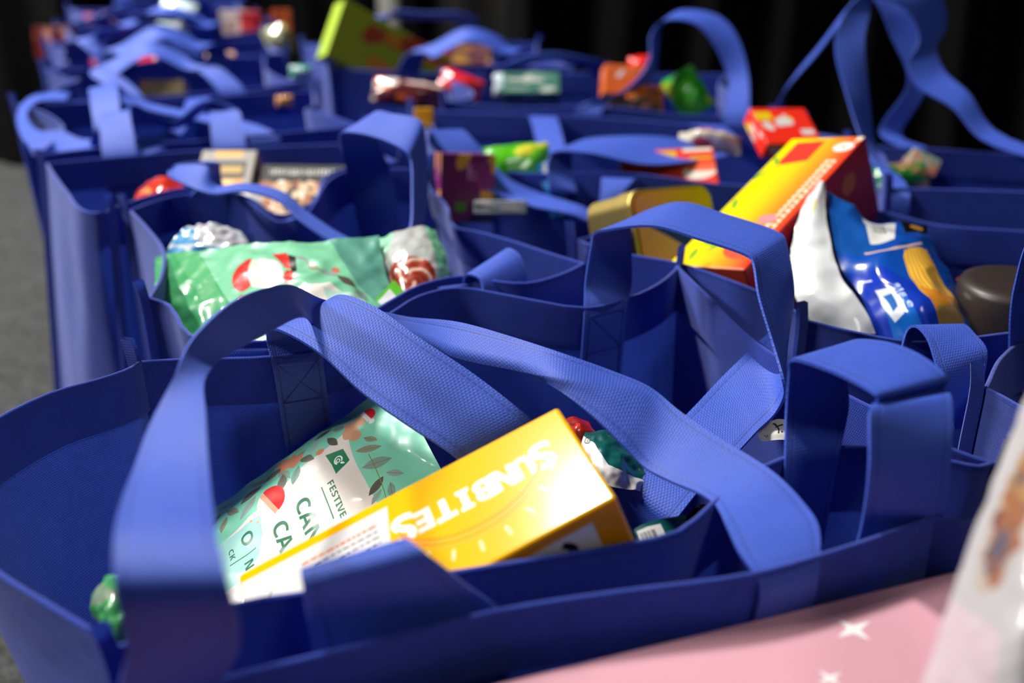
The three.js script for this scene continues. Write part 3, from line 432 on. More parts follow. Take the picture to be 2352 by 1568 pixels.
const festiveFront = canvas(1280, 768, (g, w, h) => {
  g.fillStyle = '#7cc79c'; g.fillRect(0, 0, w, h); poly(g, [[0, 0], [w * 0.22, 0], [w * 0.3, h * 0.5], [w * 0.4, h], [0, h]], '#3f9c5f'); poly(g, [[w * 0.1, 0], [w * 0.22, 0], [w * 0.36, h], [w * 0.28, h]], '#57ad70');
  poly(g, [[w * 0.55, h * 0.52], [w * 0.75, h * 0.45], [w * 0.9, h * 0.75], [w * 0.92, h], [w * 0.5, h]], '#e8e0d2'); poly(g, [[w * 0.78, 0], [w, 0], [w, h * 0.7], [w * 0.9, h * 0.6]], '#5f9f8c'); poly(g, [[w * 0.72, h * 0.5], [w * 0.86, h * 0.56], [w * 0.9, h], [w * 0.74, h]], '#b8d8c8');
  blob(g, w * 0.5, h * 0.34, w * 0.075, h * 0.17, 0.1, '#e9e2da'); blob(g, w * 0.41, h * 0.34, w * 0.045, h * 0.18, 0.3, '#cf2a1c'); blob(g, w * 0.455, h * 0.33, w * 0.025, h * 0.15, 0.1, '#e2d3c6'); poly(g, [[w * 0.54, h * 0.12], [w * 0.6, h * 0.12], [w * 0.62, h * 0.3], [w * 0.585, h * 0.28]], '#cf2a1c'); poly(g, [[w * 0.56, h * 0.44], [w * 0.59, h * 0.3], [w * 0.62, h * 0.32], [w * 0.6, h * 0.48]], '#cf2a1c'); poly(g, [[w * 0.605, h * 0.14], [w * 0.635, h * 0.18], [w * 0.63, h * 0.33], [w * 0.61, h * 0.33]], '#1a1714');
  foliage(g, [[w * 0.66, h * 0.2, 40, 0.6], [w * 0.7, h * 0.28, 50, 0.9], [w * 0.76, h * 0.34, 56, 0.4], [w * 0.82, h * 0.42, 60, 0.9], [w * 0.86, h * 0.54, 56, 1.2], [w * 0.38, h * 0.6, 44, 2], [w * 0.42, h * 0.7, 48, 1], [w * 0.36, h * 0.75, 40, 0.3], [w * 0.45, h * 0.62, 40, 2.4]], 12); blob(g, w * 0.79, h * 0.3, 22, 22, 0, '#c9745c'); blob(g, w * 0.4, h * 0.62, 26, 26, 0, '#d0745a'); blob(g, w * 0.44, h * 0.78, 22, 22, 0, '#d0745a');
});
const swirlFront = canvas(512, 640, (g, w, h) => {
  g.fillStyle = '#b9bab6'; g.fillRect(0, 0, w, h); poly(g, [[w * 0.68, 0], [w, 0], [w, h], [w * 0.8, h]], '#7fcfa0'); poly(g, [[0, 0], [w * 0.2, 0], [w * 0.12, h * 0.25], [0, h * 0.3]], '#9ad9b4');
  const x = w * 0.36, y = h * 0.62; blob(g, x, y, 165, 165, 0, '#a5442f'); for (let k = 0; k < 7; k++) { g.strokeStyle = k % 2 ? '#dcb9a4' : '#8f2f22'; g.lineWidth = 22; g.beginPath(); for (let t = 0; t < 20; t++) { const a = k * 0.9 + t * 0.14, r = 30 + t * 7; t ? g.lineTo(x + Math.cos(a) * r, y + Math.sin(a) * r) : g.moveTo(x + Math.cos(a) * r, y + Math.sin(a) * r); } g.stroke(); }
});
const fruitFront = canvas(512, 1536, (g, w, h) => {      // fruit print: yellow to orange to red across, as dyed
  const gr = g.createLinearGradient(0, 0, w, 0); gr.addColorStop(0, '#f3e000'); gr.addColorStop(0.45, '#ffc21a'); gr.addColorStop(0.8, '#f97a28'); gr.addColorStop(1, '#ea3a26'); g.fillStyle = gr; g.fillRect(0, 0, w, h);
  poly(g, [[w * 0.14, h * 0.04], [w * 0.52, h * 0.03], [w * 0.52, h * 0.2], [w * 0.14, h * 0.24]], '#ee3a2c'); blob(g, w * 0.84, h * 0.09, 66, 60, 0, '#e9e6dd'); blob(g, w * 0.84, h * 0.09, 14, 14, 0, '#3f4a48');
  poly(g, [[w * 0.92, 0], [w, 0], [w, h * 0.03], [w * 0.92, h * 0.06]], '#f2d9b8');
  g.save(); g.translate(w * 0.83, h * 0.2); g.rotate(Math.PI / 2); g.fillStyle = '#fbe6c4'; const r = rng(31); for (let x = 0; x < h * 0.55;) { const t = 26 + r() * 26; g.fillRect(x, -40, t * 0.35, 70); g.fillRect(x, -40, t, 18); g.fillRect(x, 8, t, 18); x += t + 14; } g.restore();
  for (const [x, y, a] of [[0.1, 0.2, 1], [0.06, 0.32, 2], [0.1, 0.55, 1.2], [0.25, 0.84, 0.5], [0.4, 0.86, 2.2], [0.2, 0.92, 1.4]]) leaf(g, w * x, h * y, 70, 26, a, '#7fb32a', '#4d7a1a'); blob(g, w * 0.75, h * 0.88, 120, 90, 0.4, '#f0563a'); blob(g, w * 0.72, h * 0.66, 60, 50, 0, '#f08a90');
});
const fruitSide = canvas(512, 1024, (g, w, h) => { const gr = g.createLinearGradient(0, 0, w, 0); gr.addColorStop(0, '#b8262a'); gr.addColorStop(1, '#7c1c40'); g.fillStyle = gr; g.fillRect(0, 0, w, h); leaf(g, w * 0.4, h * 0.3, 90, 34, 2.2, '#4a7a2c'); leaf(g, w * 0.62, h * 0.36, 80, 30, 1.2, '#6a5a4a'); blob(g, w * 0.3, h * 0.2, 60, 60, 0, '#c9662a'); });
const tinPrint = canvas(768, 640, (g, w, h) => { const gr = g.createLinearGradient(0, h, w, 0); gr.addColorStop(0, '#f08a52'); gr.addColorStop(0.4, '#e3a07a'); gr.addColorStop(0.75, '#efb42e'); gr.addColorStop(1, '#f2c400'); g.fillStyle = gr; g.fillRect(0, 0, w, h); leaf(g, w * 0.75, h * 0.75, 90, 26, 2.3, '#9db83a'); leaf(g, w * 0.6, h * 0.85, 80, 24, 2.5, '#b8b03a'); });
const chipFront = canvas(1024, 1024, (g, w, h) => {
  g.fillStyle = '#0f4aa8'; g.fillRect(0, 0, w, h); poly(g, [[0, 0], [w * 0.42, 0], [w * 0.4, h * 0.36], [0, h * 0.42]], '#15509f'); poly(g, [[w * 0.02, h * 0.55], [w * 0.45, h * 0.45], [w * 0.75, h * 0.6], [w * 0.62, h], [0, h]], '#1438b0'); poly(g, [[w * 0.2, h * 0.72], [w * 0.5, h * 0.66], [w * 0.6, h], [w * 0.2, h]], '#1566c4');
  poly(g, [[w * 0.38, h * 0.02], [w * 0.66, h * 0.02], [w * 0.6, h * 0.2], [w * 0.38, h * 0.26]], '#d9d8d4'); bars(g, w * 0.44, h * 0.06, 110, 90, '#171513', 9); poly(g, [[w * 0.7, 0], [w, 0], [w * 0.98, h * 0.09], [w * 0.72, h * 0.12]], '#14110f'); blob(g, w * 0.86, h * 0.04, 80, 26, 0, '#d99a3a');
  g.save(); g.translate(w * 0.77, h * 0.52); g.rotate(-0.1); g.scale(1.15, 1); g.fillStyle = '#e9ab34'; g.beginPath(); g.roundRect(-105, -250, 215, 430, 80); g.fill(); g.strokeStyle = '#f2c65c'; g.lineWidth = 9; for (let k = -3; k < 4; k++) { g.beginPath(); g.moveTo(k * 28, -235); g.lineTo(k * 28 + 14, 170); g.stroke(); } g.strokeStyle = '#cc8a20'; g.lineWidth = 5; for (let k = -3; k < 4; k++) { g.beginPath(); g.moveTo(k * 28 + 14, -235); g.lineTo(k * 28 + 28, 170); g.stroke(); } poly(g, [[-90, 40], [110, 150], [90, 330], [-70, 330]], '#de8d2a'); poly(g, [[-60, 200], [110, 190], [90, 420], [-60, 420]], '#b08a4e'); g.restore();
  poly(g, [[w * 0.2, h * 0.66], [w * 0.42, h * 0.62], [w * 0.42, h * 0.8], [w * 0.26, h * 0.86], [w * 0.18, h * 0.76]], '#eef2f6'); poly(g, [[w * 0.24, h * 0.7], [w * 0.37, h * 0.67], [w * 0.37, h * 0.76], [w * 0.29, h * 0.8]], '#2c6cbc'); g.strokeStyle = '#eef2f6'; g.lineWidth = 12; g.beginPath(); g.moveTo(w * 0.08, h * 0.6); g.lineTo(w * 0.25, h * 0.57); g.stroke();
  g.save(); g.translate(w * 0.43, h * 0.6); g.rotate(1.35); g.fillStyle = '#cfe0f4'; g.font = F(64); g.fillText('NET', 20, 40); g.fillText('91g', 0, -30); g.font = F(90); g.fillText('e', 130, -20); g.restore();
  g.strokeStyle = '#d9b6a0'; g.lineWidth = 16; g.beginPath(); g.moveTo(w * 0.3, h * 0.36); g.lineTo(w * 0.82, h * 0.24); g.stroke();
});
const nutPrint = canvas(768, 512, (g, w, h) => { g.fillStyle = '#171615'; g.fillRect(0, 0, w, h); const r = rng(14); for (let k = 0; k < 220; k++) { const y = h * (0.3 + 0.7 * r()); blob(g, r() * w, y, 26 + r() * 12, 20 + r() * 10, r() * 3, ['#e3c7a0', '#c99a6c', '#f0dfc4', '#a4683f', '#7c3f2a', '#d8b48a'][Math.floor(r() * 6)]); } g.fillStyle = '#171615'; g.fillRect(0, 0, w, h * 0.27); g.fillStyle = '#cfcbc0'; for (let x = w * 0.1; x < w * 0.93;) { const t = 8 + r() * 10; g.fillRect(x, h * 0.09, t, 44); if (r() < 0.6) g.fillRect(x, h * 0.09 + (r() < 0.5 ? 0 : 34), t + 12, 10); x += t + 18; } });
const coffeePrint = canvas(384, 512, (g, w, h) => { g.fillStyle = '#938c82'; g.fillRect(0, 0, w, h); g.fillStyle = '#1c1a18'; g.fillRect(w * 0.08, h * 0.2, w * 0.78, h * 0.55); g.fillStyle = '#d9a648'; g.fillRect(w * 0.25, 8, w * 0.5, h * 0.11); g.fillStyle = '#b8953e'; g.fillRect(w * 0.3, h * 0.28, w * 0.5, h * 0.13); g.fillStyle = '#e09a3c'; g.fillRect(w * 0.16, h * 0.5, w * 0.7, h * 0.16); blob(g, w * 0.5, h * 0.56, 80, 16, 0, '#f3cf8c'); });
const pinkTop = canvas(1536, 320, (g, w, h) => {
  g.fillStyle = '#d9a0ac'; g.fillRect(0, 0, w, h); const star = (x, y, r) => { g.fillStyle = '#f2f0ea'; g.beginPath(); for (let k = 0; k < 8; k++) { const a = (k * Math.PI) / 4 - 0.25, q = k % 2 ? r * 0.3 : r; k ? g.lineTo(x + Math.cos(a) * q, y + Math.sin(a) * q) : g.moveTo(x + Math.cos(a) * q, y + Math.sin(a) * q); } g.fill(); };
  star(w * 0.805, h * 0.28, 40); star(w * 0.735, h * 0.6, 26); star(w * 0.35, h * 0.4, 40); star(w * 0.12, h * 0.7, 30);
});
const paleWrap = canvas(512, 1024, (g, w, h) => {
  g.fillStyle = '#b9b4b4'; g.fillRect(0, 0, w, h); poly(g, [[0, h * 0.55], [w * 0.35, h * 0.62], [w * 0.4, h], [0, h]], '#cdb8be'); poly(g, [[w * 0.6, h * 0.4], [w, h * 0.3], [w, h], [w * 0.5, h]], '#cfc6a4');
  blob(g, w * 0.24, h * 0.33, 70, 215, 0.14, '#b3a596'); const r = rng(6); for (let k = 0; k < 46; k++) { const a = r() * 6.3, q = Math.sqrt(r()); blob(g, w * 0.24 + Math.cos(a) * q * 46, h * 0.33 + Math.sin(a) * q * 180, 22, 28, r() * 3, ['#9a6440', '#7d6450', '#a8804c', '#7a4c40', '#5d5660'][Math.floor(r() * 5)]); }
  blob(g, w * 0.62, h * 0.8, 70, 46, 0, '#8c2f16'); blob(g, w * 0.62, h * 0.82, 60, 28, 0, '#5a1c0c');
});
const tealPack = canvas(384, 384, (g, w, h) => { g.fillStyle = '#0d5a58'; g.fillRect(0, 0, w, h); poly(g, [[0, h * 0.12], [w * 0.3, h * 0.3], [w * 0.5, h * 0.62], [w, h * 0.75], [w, h], [0, h]], '#ece9e4'); g.strokeStyle = '#1d1a18'; g.lineWidth = 7; g.beginPath(); g.roundRect(26, 66, 44, 40, 12); g.stroke(); blob(g, 48, 88, 12, 10, 0.6, '#8d7a66'); });
const tealCode = canvas(384, 256, (g, w, h) => { g.fillStyle = '#0d5450'; g.fillRect(0, 0, w, h); g.fillStyle = '#dcd9d4'; g.fillRect(w * 0.05, h * 0.12, w * 0.52, h * 0.88); bars(g, w * 0.1, h * 0.24, w * 0.34, h, '#141312', 21); });
const tagPrint = canvas(256, 256, (g, w, h) => { g.fillStyle = '#e7e0d2'; g.fillRect(0, 0, w, h); g.strokeStyle = '#3a382f'; g.lineWidth = 12; g.lineCap = 'round'; g.beginPath(); g.moveTo(120, 40); g.quadraticCurveTo(190, 70, 170, 130); g.moveTo(150, 70); g.lineTo(200, 50); g.stroke(); g.fillStyle = '#3a382f'; g.font = F(70, false, 'serif'); g.save(); g.translate(60, 190); g.rotate(-0.4); g.fillText('P', 0, 0); g.restore(); blob(g, 200, 110, 9, 9, 0, '#3a382f'); });
// simple colour prints for packets far out of focus
function patches(seed, cols) { return canvas(192, 192, (g, w, h) => { const r = rng(seed); g.fillStyle = cols[0]; g.fillRect(0, 0, w, h); for (let k = 0; k < 12; k++) { g.fillStyle = cols[1 + Math.floor(r() * (cols.length - 1))]; if (r() < 0.5) blob(g, r() * w, r() * h, 12 + r() * 34, 10 + r() * 24, r() * 3, g.fillStyle); else { const x = r() * w, y = r() * h, a = 20 + r() * 60, b = 10 + r() * 34; g.fillRect(x, y, a, b); } } }); }

// ================================================================ groceries
carton('snack_box', 'yellow carton of grain snacks lying upside down across the bag', 'box', P(540, 1322, 0.44), P(1275, 935, 0.45), P(540, 1322, 0.44).add(P(1422, 1138, 0.398)).sub(P(1275, 935, 0.45)), 0.04, [snackPlain, snackPlain, snackPlain, card(snackSide), card(snackFront, 0.15, 0.4), snackPlain], { r: 0.0018 });
single('candy_pack', packet(pouchRows(P(905, 872, 0.595), P(1065, 1176, 0.505), P(331, 1275, 0.565), 0.008, 7), { nu: 70, nv: 90, depth: 0.016, crease: 0.0009, scale: 26, seed: 2 }), film(candyFront, 0.34, { clearcoat: 0.5 }), 'mint green glossy candy cane pack printed with leaves behind the yellow snack box', 'candy pack');
carton('gift_box', 'pale pink carton with white four-pointed sparkles in the nearest bag', 'box', P(1070, 1568, 0.36).add(V(-0.12, 0, 0.045)), P(2215, 1303, 0.425), P(1070, 1568, 0.36).add(V(-0.12, 0, 0.045)).add(V(0.021, -0.002, 0.056)), 0.24, [plain(rgb(0.75, 0.32, 0.4), 0.4), plain(rgb(0.75, 0.32, 0.4), 0.4), plain(rgb(0.72, 0.3, 0.38), 0.4), plain(rgb(0.6, 0.2, 0.3), 0.4), card(pinkTop, 0.4), plain(rgb(0.75, 0.32, 0.4), 0.4)], { r: 0.002 });
single('snack_pouch', packet([[P(2360, 900, 0.325), P(2460, 880, 0.31), P(2560, 890, 0.32)], [P(2300, 1060, 0.312), P(2440, 1060, 0.288), P(2580, 1060, 0.305)], [P(2235, 1230, 0.302), P(2400, 1240, 0.275), P(2580, 1240, 0.295)], [P(2170, 1420, 0.296), P(2370, 1440, 0.268), P(2580, 1440, 0.29)], [P(2115, 1590, 0.293), P(2340, 1620, 0.266), P(2580, 1620, 0.288)], [P(2070, 1850, 0.288), P(2300, 1880, 0.264), P(2560, 1880, 0.285)]], { depth: 0.03, crease: 0.0006, seed: 4 }), film(paleWrap, 0.45), 'pale upright snack pouch with a picture of nuts beside the pink sparkle box', 'pouch');
single('mint_pouch', packet([[P(240, 1322, 0.42), P(275, 1318, 0.415), P(330, 1330, 0.42)], [P(207, 1385, 0.41), P(255, 1380, 0.398), P(340, 1390, 0.405)], [P(225, 1430, 0.405), P(265, 1425, 0.392), P(345, 1430, 0.4)], [P(255, 1490, 0.405), P(290, 1500, 0.392), P(350, 1500, 0.4)]], { depth: 0.02, crease: 0.0015, seed: 6 }), film(patches(41, ['#3f9a4e', '#4fa85c', '#5f9f68', '#7d8f74']), 0.35), 'small green plastic pouch at the left end of the yellow box bag', 'pouch');
single('teal_packet', packet([[P(1345, 992, 0.535), P(1390, 988, 0.535), P(1440, 1000, 0.54)], [P(1335, 1020, 0.525), P(1390, 1030, 0.52), P(1470, 1050, 0.527)], [P(1345, 1060, 0.518), P(1400, 1075, 0.51), P(1480, 1095, 0.52)], [P(1370, 1110, 0.515), P(1420, 1120, 0.508), P(1490, 1130, 0.516)]], { depth: 0.02, crease: 0.0012, seed: 9 }), film(tealPack, 0.35), 'teal and white crumpled packet under the long handle', 'packet');
single('red_packet', packet([[P(1300, 962, 0.56), P(1325, 957, 0.558), P(1352, 968, 0.56)], [P(1298, 990, 0.552), P(1330, 985, 0.546), P(1372, 1000, 0.552)], [P(1300, 1030, 0.55), P(1335, 1030, 0.545), P(1380, 1035, 0.55)]], { nu: 16, nv: 16, depth: 0.02, seed: 10 }), film(patches(42, ['#c4251a', '#e0402a', '#a01c12']), 0.3), 'shiny red packet corner between yellow box and teal packet', 'packet');
single('barcode_packet', packet([[P(1455, 1215, 0.462), P(1500, 1196, 0.466), P(1600, 1180, 0.475)], [P(1465, 1245, 0.455), P(1520, 1235, 0.458), P(1600, 1225, 0.468)], [P(1475, 1290, 0.45), P(1530, 1285, 0.452), P(1600, 1280, 0.46)]], { nu: 20, nv: 20, depth: 0.02, crease: 0.0006, seed: 12 }), film(tealCode, 0.35), 'dark teal packet with black and white barcode beside the yellow box', 'packet');
single('dark_tray', packet([[P(1575, 1185, 0.472), P(1610, 1158, 0.48), P(1640, 1170, 0.48)], [P(1575, 1215, 0.466), P(1612, 1195, 0.472), P(1650, 1200, 0.473)], [P(1575, 1250, 0.462), P(1615, 1240, 0.466), P(1655, 1240, 0.468)]], { nu: 14, nv: 14, depth: 0.015, seed: 13 }), film(patches(43, ['#0d0d10', '#141418', '#b9b6b2', '#0a0a0c']), 0.2), 'small black glossy tray under the long handle near the barcode packet', 'tray');
single('paper_note', packet([[P(1752, 976, 0.556), P(1780, 962, 0.556), P(1812, 966, 0.556)], [P(1742, 1002, 0.545), P(1775, 996, 0.543), P(1812, 998, 0.545)], [P(1750, 1014, 0.543), P(1780, 1010, 0.541), P(1812, 1012, 0.543)]], { nu: 12, nv: 12, depth: 0.004, crease: 0.0008, seed: 15 }), new THREE.MeshStandardMaterial({ map: tagPrint, roughness: 0.8, side: THREE.DoubleSide }), 'cream paper scrap with pen marks tucked beneath the folded handle', 'paper');

// bag with the festive pack
single('festive_pack', packet([[P(357, 588, 0.725), P(470, 574, 0.712), P(600, 560, 0.7), P(740, 553, 0.698), P(870, 542, 0.71)], [P(358, 640, 0.702), P(480, 640, 0.678), P(610, 630, 0.662), P(750, 625, 0.662), P(890, 640, 0.678)], [P(362, 692, 0.688), P(490, 700, 0.66), P(620, 700, 0.64), P(770, 700, 0.64), P(925, 715, 0.658)], [P(400, 765, 0.672), P(500, 780, 0.645), P(640, 800, 0.625), P(790, 800, 0.625), P(920, 790, 0.645)]], { nu: 60, nv: 40, depth: 0.03, crease: 0.0016, scale: 34, seed: 20 }), film(festiveFront, 0.3), 'green festive pack printed with red and white figure and leaves', 'candy pack');
{
  const g = packet([[P(865, 548, 0.72), P(930, 528, 0.722), P(975, 520, 0.728), P(1000, 528, 0.735)], [P(875, 600, 0.7), P(930, 585, 0.695), P(990, 580, 0.702), P(1028, 600, 0.715)], [P(890, 660, 0.688), P(940, 650, 0.678), P(1000, 645, 0.685), P(1032, 660, 0.7)], [P(910, 740, 0.676), P(960, 735, 0.668), P(1005, 735, 0.675), P(1020, 740, 0.69)]], { nu: 30, nv: 30, depth: 0.03, crease: 0.0012, seed: 22 });
  const o = thing('lolly_pack', 'clear pack of red and white peppermint swirls with green edge', 'candy pack', P(950, 740, 0.68)); part('wrapper', g, film(swirlFront, 0.25), o);
  part('price_label', packet([[P(905, 642, 0.664), P(932, 674, 0.66)], [P(878, 671, 0.658), P(906, 702, 0.654)], [P(850, 700, 0.652), P(880, 730, 0.648)]].map((r) => [r[0], r[0].clone().lerp(r[1], 0.5), r[1]]), { nu: 10, nv: 10, depth: 0.001, crease: 0.0002 }), card(canvas(192, 256, (g2, w, h) => { g2.fillStyle = '#62c41e'; g2.fillRect(0, 0, w, h); g2.fillStyle = '#f2f0ea'; g2.fillRect(34, 70, 150, 200); }), 0.5), o, 'white price label with lime green border');
}
single('frosted_packet', packet([[P(430, 520, 0.76), P(470, 514, 0.757), P(520, 518, 0.76), P(560, 540, 0.765)], [P(395, 560, 0.748), P(460, 555, 0.742), P(520, 560, 0.745), P(580, 575, 0.75)], [P(375, 600, 0.742), P(460, 600, 0.735), P(530, 600, 0.738), P(600, 600, 0.745)]], { nu: 24, nv: 20, depth: 0.03, crease: 0.002, seed: 24 }), film(patches(44, ['#c9ccd2', '#e8e8ec', '#b7b2ba', '#d9b6bf', '#3d8fc4']), 0.25), 'frosted white packet with blue edge behind the festive green pack', 'packet');
single('red_pouch', packet([[P(340, 415, 0.9), P(375, 405, 0.895), P(415, 420, 0.9)], [P(315, 445, 0.888), P(365, 435, 0.876), P(425, 445, 0.884)], [P(308, 478, 0.88), P(365, 475, 0.87), P(420, 470, 0.878)]], { nu: 20, nv: 16, depth: 0.03, crease: 0.0015, seed: 26 }), film(patches(45, ['#b8241a', '#d8402c', '#dd9a58', '#c93a22']), 0.18), 'shiny red and copper pouch beside the silver coffee box', 'pouch');
carton('coffee_box', 'silver and black carton with gold bands beside the nut box', 'box', P(444, 345, 0.985), P(572, 345, 0.985), P(452, 478, 0.94), 0.035, card(coffeePrint, 0.55), { r: 0.002 });
carton('nut_box', 'black carton with white lettering and a picture of nuts', 'box', P(586, 376, 0.95), P(782, 378, 0.95), P(592, 520, 0.905), 0.04, card(nutPrint, 0.6), { r: 0.002 });
single('white_tub', packet([[P(540, 446, 0.9), P(570, 444, 0.895), P(600, 450, 0.9)], [P(545, 465, 0.893), P(575, 465, 0.887), P(602, 468, 0.893)], [P(555, 490, 0.89), P(580, 490, 0.885), P(602, 490, 0.89)]], { nu: 12, nv: 12, depth: 0.02, crease: 0.0003 }), plain(rgb(0.7, 0.67, 0.62), 0.5, { side: THREE.DoubleSide }), 'small off white tub in front of the nut box', 'tub');

// bag with tin, fruit carton, chips and jar
carton('fruit_carton', 'yellow to red fruit printed carton leaning up above the blue chip packet', 'box', P(1815, 318, 0.83), P(1985, 312, 0.788), P(1535, 608, 0.722), 0.066, [card(fruitSide, 0.3), plain(rgb(0.35, 0.5, 0.03), 0.35), plain(rgb(0.75, 0.1, 0.05), 0.35), plain(rgb(0.4, 0.04, 0.02), 0.35), card(fruitFront, 0.28), plain(rgb(0.6, 0.1, 0.05), 0.4)], { r: 0.0016 });
{
  const TL = P(1446, 440, 0.77), TR = P(1630, 424, 0.822), BL = P(1441, 632, 0.762), X = TR.clone().sub(TL), w = X.length(); X.normalize(); const Y = TL.clone().sub(BL), h = Y.length(); Y.addScaledVector(X, -Y.dot(X)).normalize(); const Z = X.clone().cross(Y);
  const o = thing('gift_tin', 'gold metal tin with a fruit picture on its lid', 'tin', TL.clone().addScaledVector(X, w / 2).addScaledVector(Y, -h)); o.quaternion.setFromRotationMatrix(new THREE.Matrix4().makeBasis(X, Y, Z));
  const rr = (a, b, r) => { const s = new THREE.Shape(), x = -a / 2, y = -b / 2; s.moveTo(x + r, y); s.lineTo(x + a - r, y); s.absarc(x + a - r, y + r, r, -Math.PI / 2, 0); s.lineTo(x + a, y + b - r); s.absarc(x + a - r, y + b - r, r, 0, Math.PI / 2); s.lineTo(x + r, y + b); s.absarc(x + r, y + b - r, r, Math.PI / 2, Math.PI); s.lineTo(x, y + r); s.absarc(x + r, y + r, r, Math.PI, Math.PI * 1.5); return s; };
  const slab = (a, b, r, d, bev, z) => { const g = new THREE.ExtrudeGeometry(rr(a, b, r), { depth: d, bevelEnabled: true, bevelSize: bev, bevelThickness: bev, bevelSegments: 3, curveSegments: 8 }); g.translate(0, h / 2, z); return g; };
  const gold = new THREE.MeshPhysicalMaterial({ color: rgb(0.66, 0.5, 0.16), metalness: 1, roughness: 0.42 });
  const add = (n, g, m) => { const q = shade(new THREE.Mesh(g, m)); q.name = n; o.add(q); };
  add('body', slab(w * 0.985, h * 0.985, 0.011, 0.03, 0.001, -0.05), gold); add('lid', slab(w, h, 0.012, 0.016, 0.0015, -0.0185), gold);
  const pg = new THREE.ShapeGeometry(rr(w * 0.94, h * 0.94, 0.012), 10), uv = pg.attributes.uv, ps = pg.attributes.position; for (let k = 0; k < uv.count; k++) uv.setXY(k, ps.getX(k) / (w * 0.94) + 0.5, ps.getY(k) / (h * 0.94) + 0.5); pg.translate(0, h / 2, 0.0003); add('lid_picture', pg, card(tinPrint, 0.25));
}
{
  const o = thing('chip_packet', 'crumpled blue crinkle chip packet with white folded back', 'chip packet', P(2080, 790, 0.66));
  part('wrapper', packet([[P(1900, 440, 0.745), P(1950, 468, 0.735), P(2010, 512, 0.725), P(2080, 510, 0.728), P(2130, 520, 0.735)], [P(1908, 520, 0.712), P(1965, 545, 0.702), P(2030, 560, 0.688), P(2100, 560, 0.69), P(2150, 575, 0.705)], [P(1930, 610, 0.685), P(1990, 625, 0.672), P(2050, 628, 0.66), P(2120, 638, 0.658), P(2190, 650, 0.68)], [P(1985, 695, 0.665), P(2040, 698, 0.652), P(2090, 702, 0.64), P(2160, 712, 0.638), P(2232, 728, 0.66)], [P(2015, 790, 0.652), P(2070, 800, 0.64), P(2120, 808, 0.632), P(2180, 815, 0.632), P(2245, 815, 0.652)]], { nu: 60, nv: 60, depth: 0.045, crease: 0.002, scale: 20, seed: 30 }), film(chipFront, 0.22), o);
  part('folded_back', packet([[[1884, 414, 0.748], [1894, 418, 0.744]], [[1846, 470, 0.725], [1896, 500, 0.712]], [[1822, 545, 0.705], [1906, 552, 0.695]], [[1817, 612, 0.69], [1920, 608, 0.678]], [[1822, 665, 0.678], [1948, 660, 0.664]], [[1850, 722, 0.668], [1985, 708, 0.654]], [[1900, 775, 0.66], [2012, 765, 0.648]]].map(([a, b]) => { const A = P(...a), B = P(...b), m = A.clone().lerp(B, 0.5).addScaledVector(camera.position.clone().sub(A).normalize(), 0.006); return [A, m, B]; }), { nu: 24, nv: 50, depth: 0.012, crease: 0.0016, scale: 24, seed: 33 }), film(canvas(128, 128, (g, w, h) => { g.fillStyle = '#dfe0df'; g.fillRect(0, 0, w, h); blob(g, 60, 18, 5, 5, 0, '#d8c81e'); blob(g, 74, 12, 4, 4, 0, '#d86a9a'); }), 0.35), o, 'white folded back of the packet');
}
{
  const c = P(2330, 690, 0.66), o = thing('jar', 'clear jar with wide dark brown lid', 'jar', V(c.x, c.y - 0.14, c.z)), lid = [[0, 0.142], [0.026, 0.142], [0.033, 0.14], [0.035, 0.136], [0.0355, 0.125], [0.0355, 0.108], [0.034, 0.106], [0, 0.106]].map(([x, y]) => new THREE.Vector2(x, y)).reverse();
  const l = shade(new THREE.Mesh(new THREE.LatheGeometry(lid, 48), plain(rgb(0.03, 0.021, 0.018), 0.42))); l.name = 'lid'; l.position.y = 0.012; o.add(l);
  const bo = [[0, 0], [0.032, 0], [0.036, 0.005], [0.037, 0.09], [0.034, 0.1], [0.032, 0.112], [0, 0.112]].map(([x, y]) => new THREE.Vector2(x, y)), b = shade(new THREE.Mesh(new THREE.LatheGeometry(bo, 48), plain(rgb(0.035, 0.05, 0.045), 0.08, { clearcoat: 1, clearcoatRoughness: 0.03 }))); b.name = 'body'; b.position.y = 0.008; o.add(b);
}
single('red_sachet', packet([[P(2195, 640, 0.7), P(2215, 632, 0.702), P(2228, 650, 0.705)], [P(2215, 700, 0.69), P(2235, 690, 0.685), P(2245, 705, 0.69)], [P(2225, 775, 0.68), P(2240, 775, 0.676), P(2252, 775, 0.68)]], { nu: 12, nv: 16, depth: 0.015, seed: 35 }), film(patches(46, ['#b8221c', '#d03a2a', '#ead8d0']), 0.3), 'narrow red sachet between the chip packet and the jar', 'sachet');
single('teal_carton', packet([[P(2275, 850, 0.6), P(2340, 815, 0.615), P(2420, 805, 0.61)], [P(2290, 900, 0.585), P(2360, 890, 0.585), P(2440, 890, 0.59)], [P(2310, 960, 0.57), P(2380, 960, 0.565), P(2460, 960, 0.57)]].map((r) => r.map((p) => p.setY(Math.min(p.y, 0.345)))), { nu: 16, nv: 16, depth: 0.03, crease: 0.0006 }), film(patches(47, ['#1c6a72', '#1f7078', '#1a656c']), 0.5), 'plain dark teal packet inside the bag at the right', 'packet');

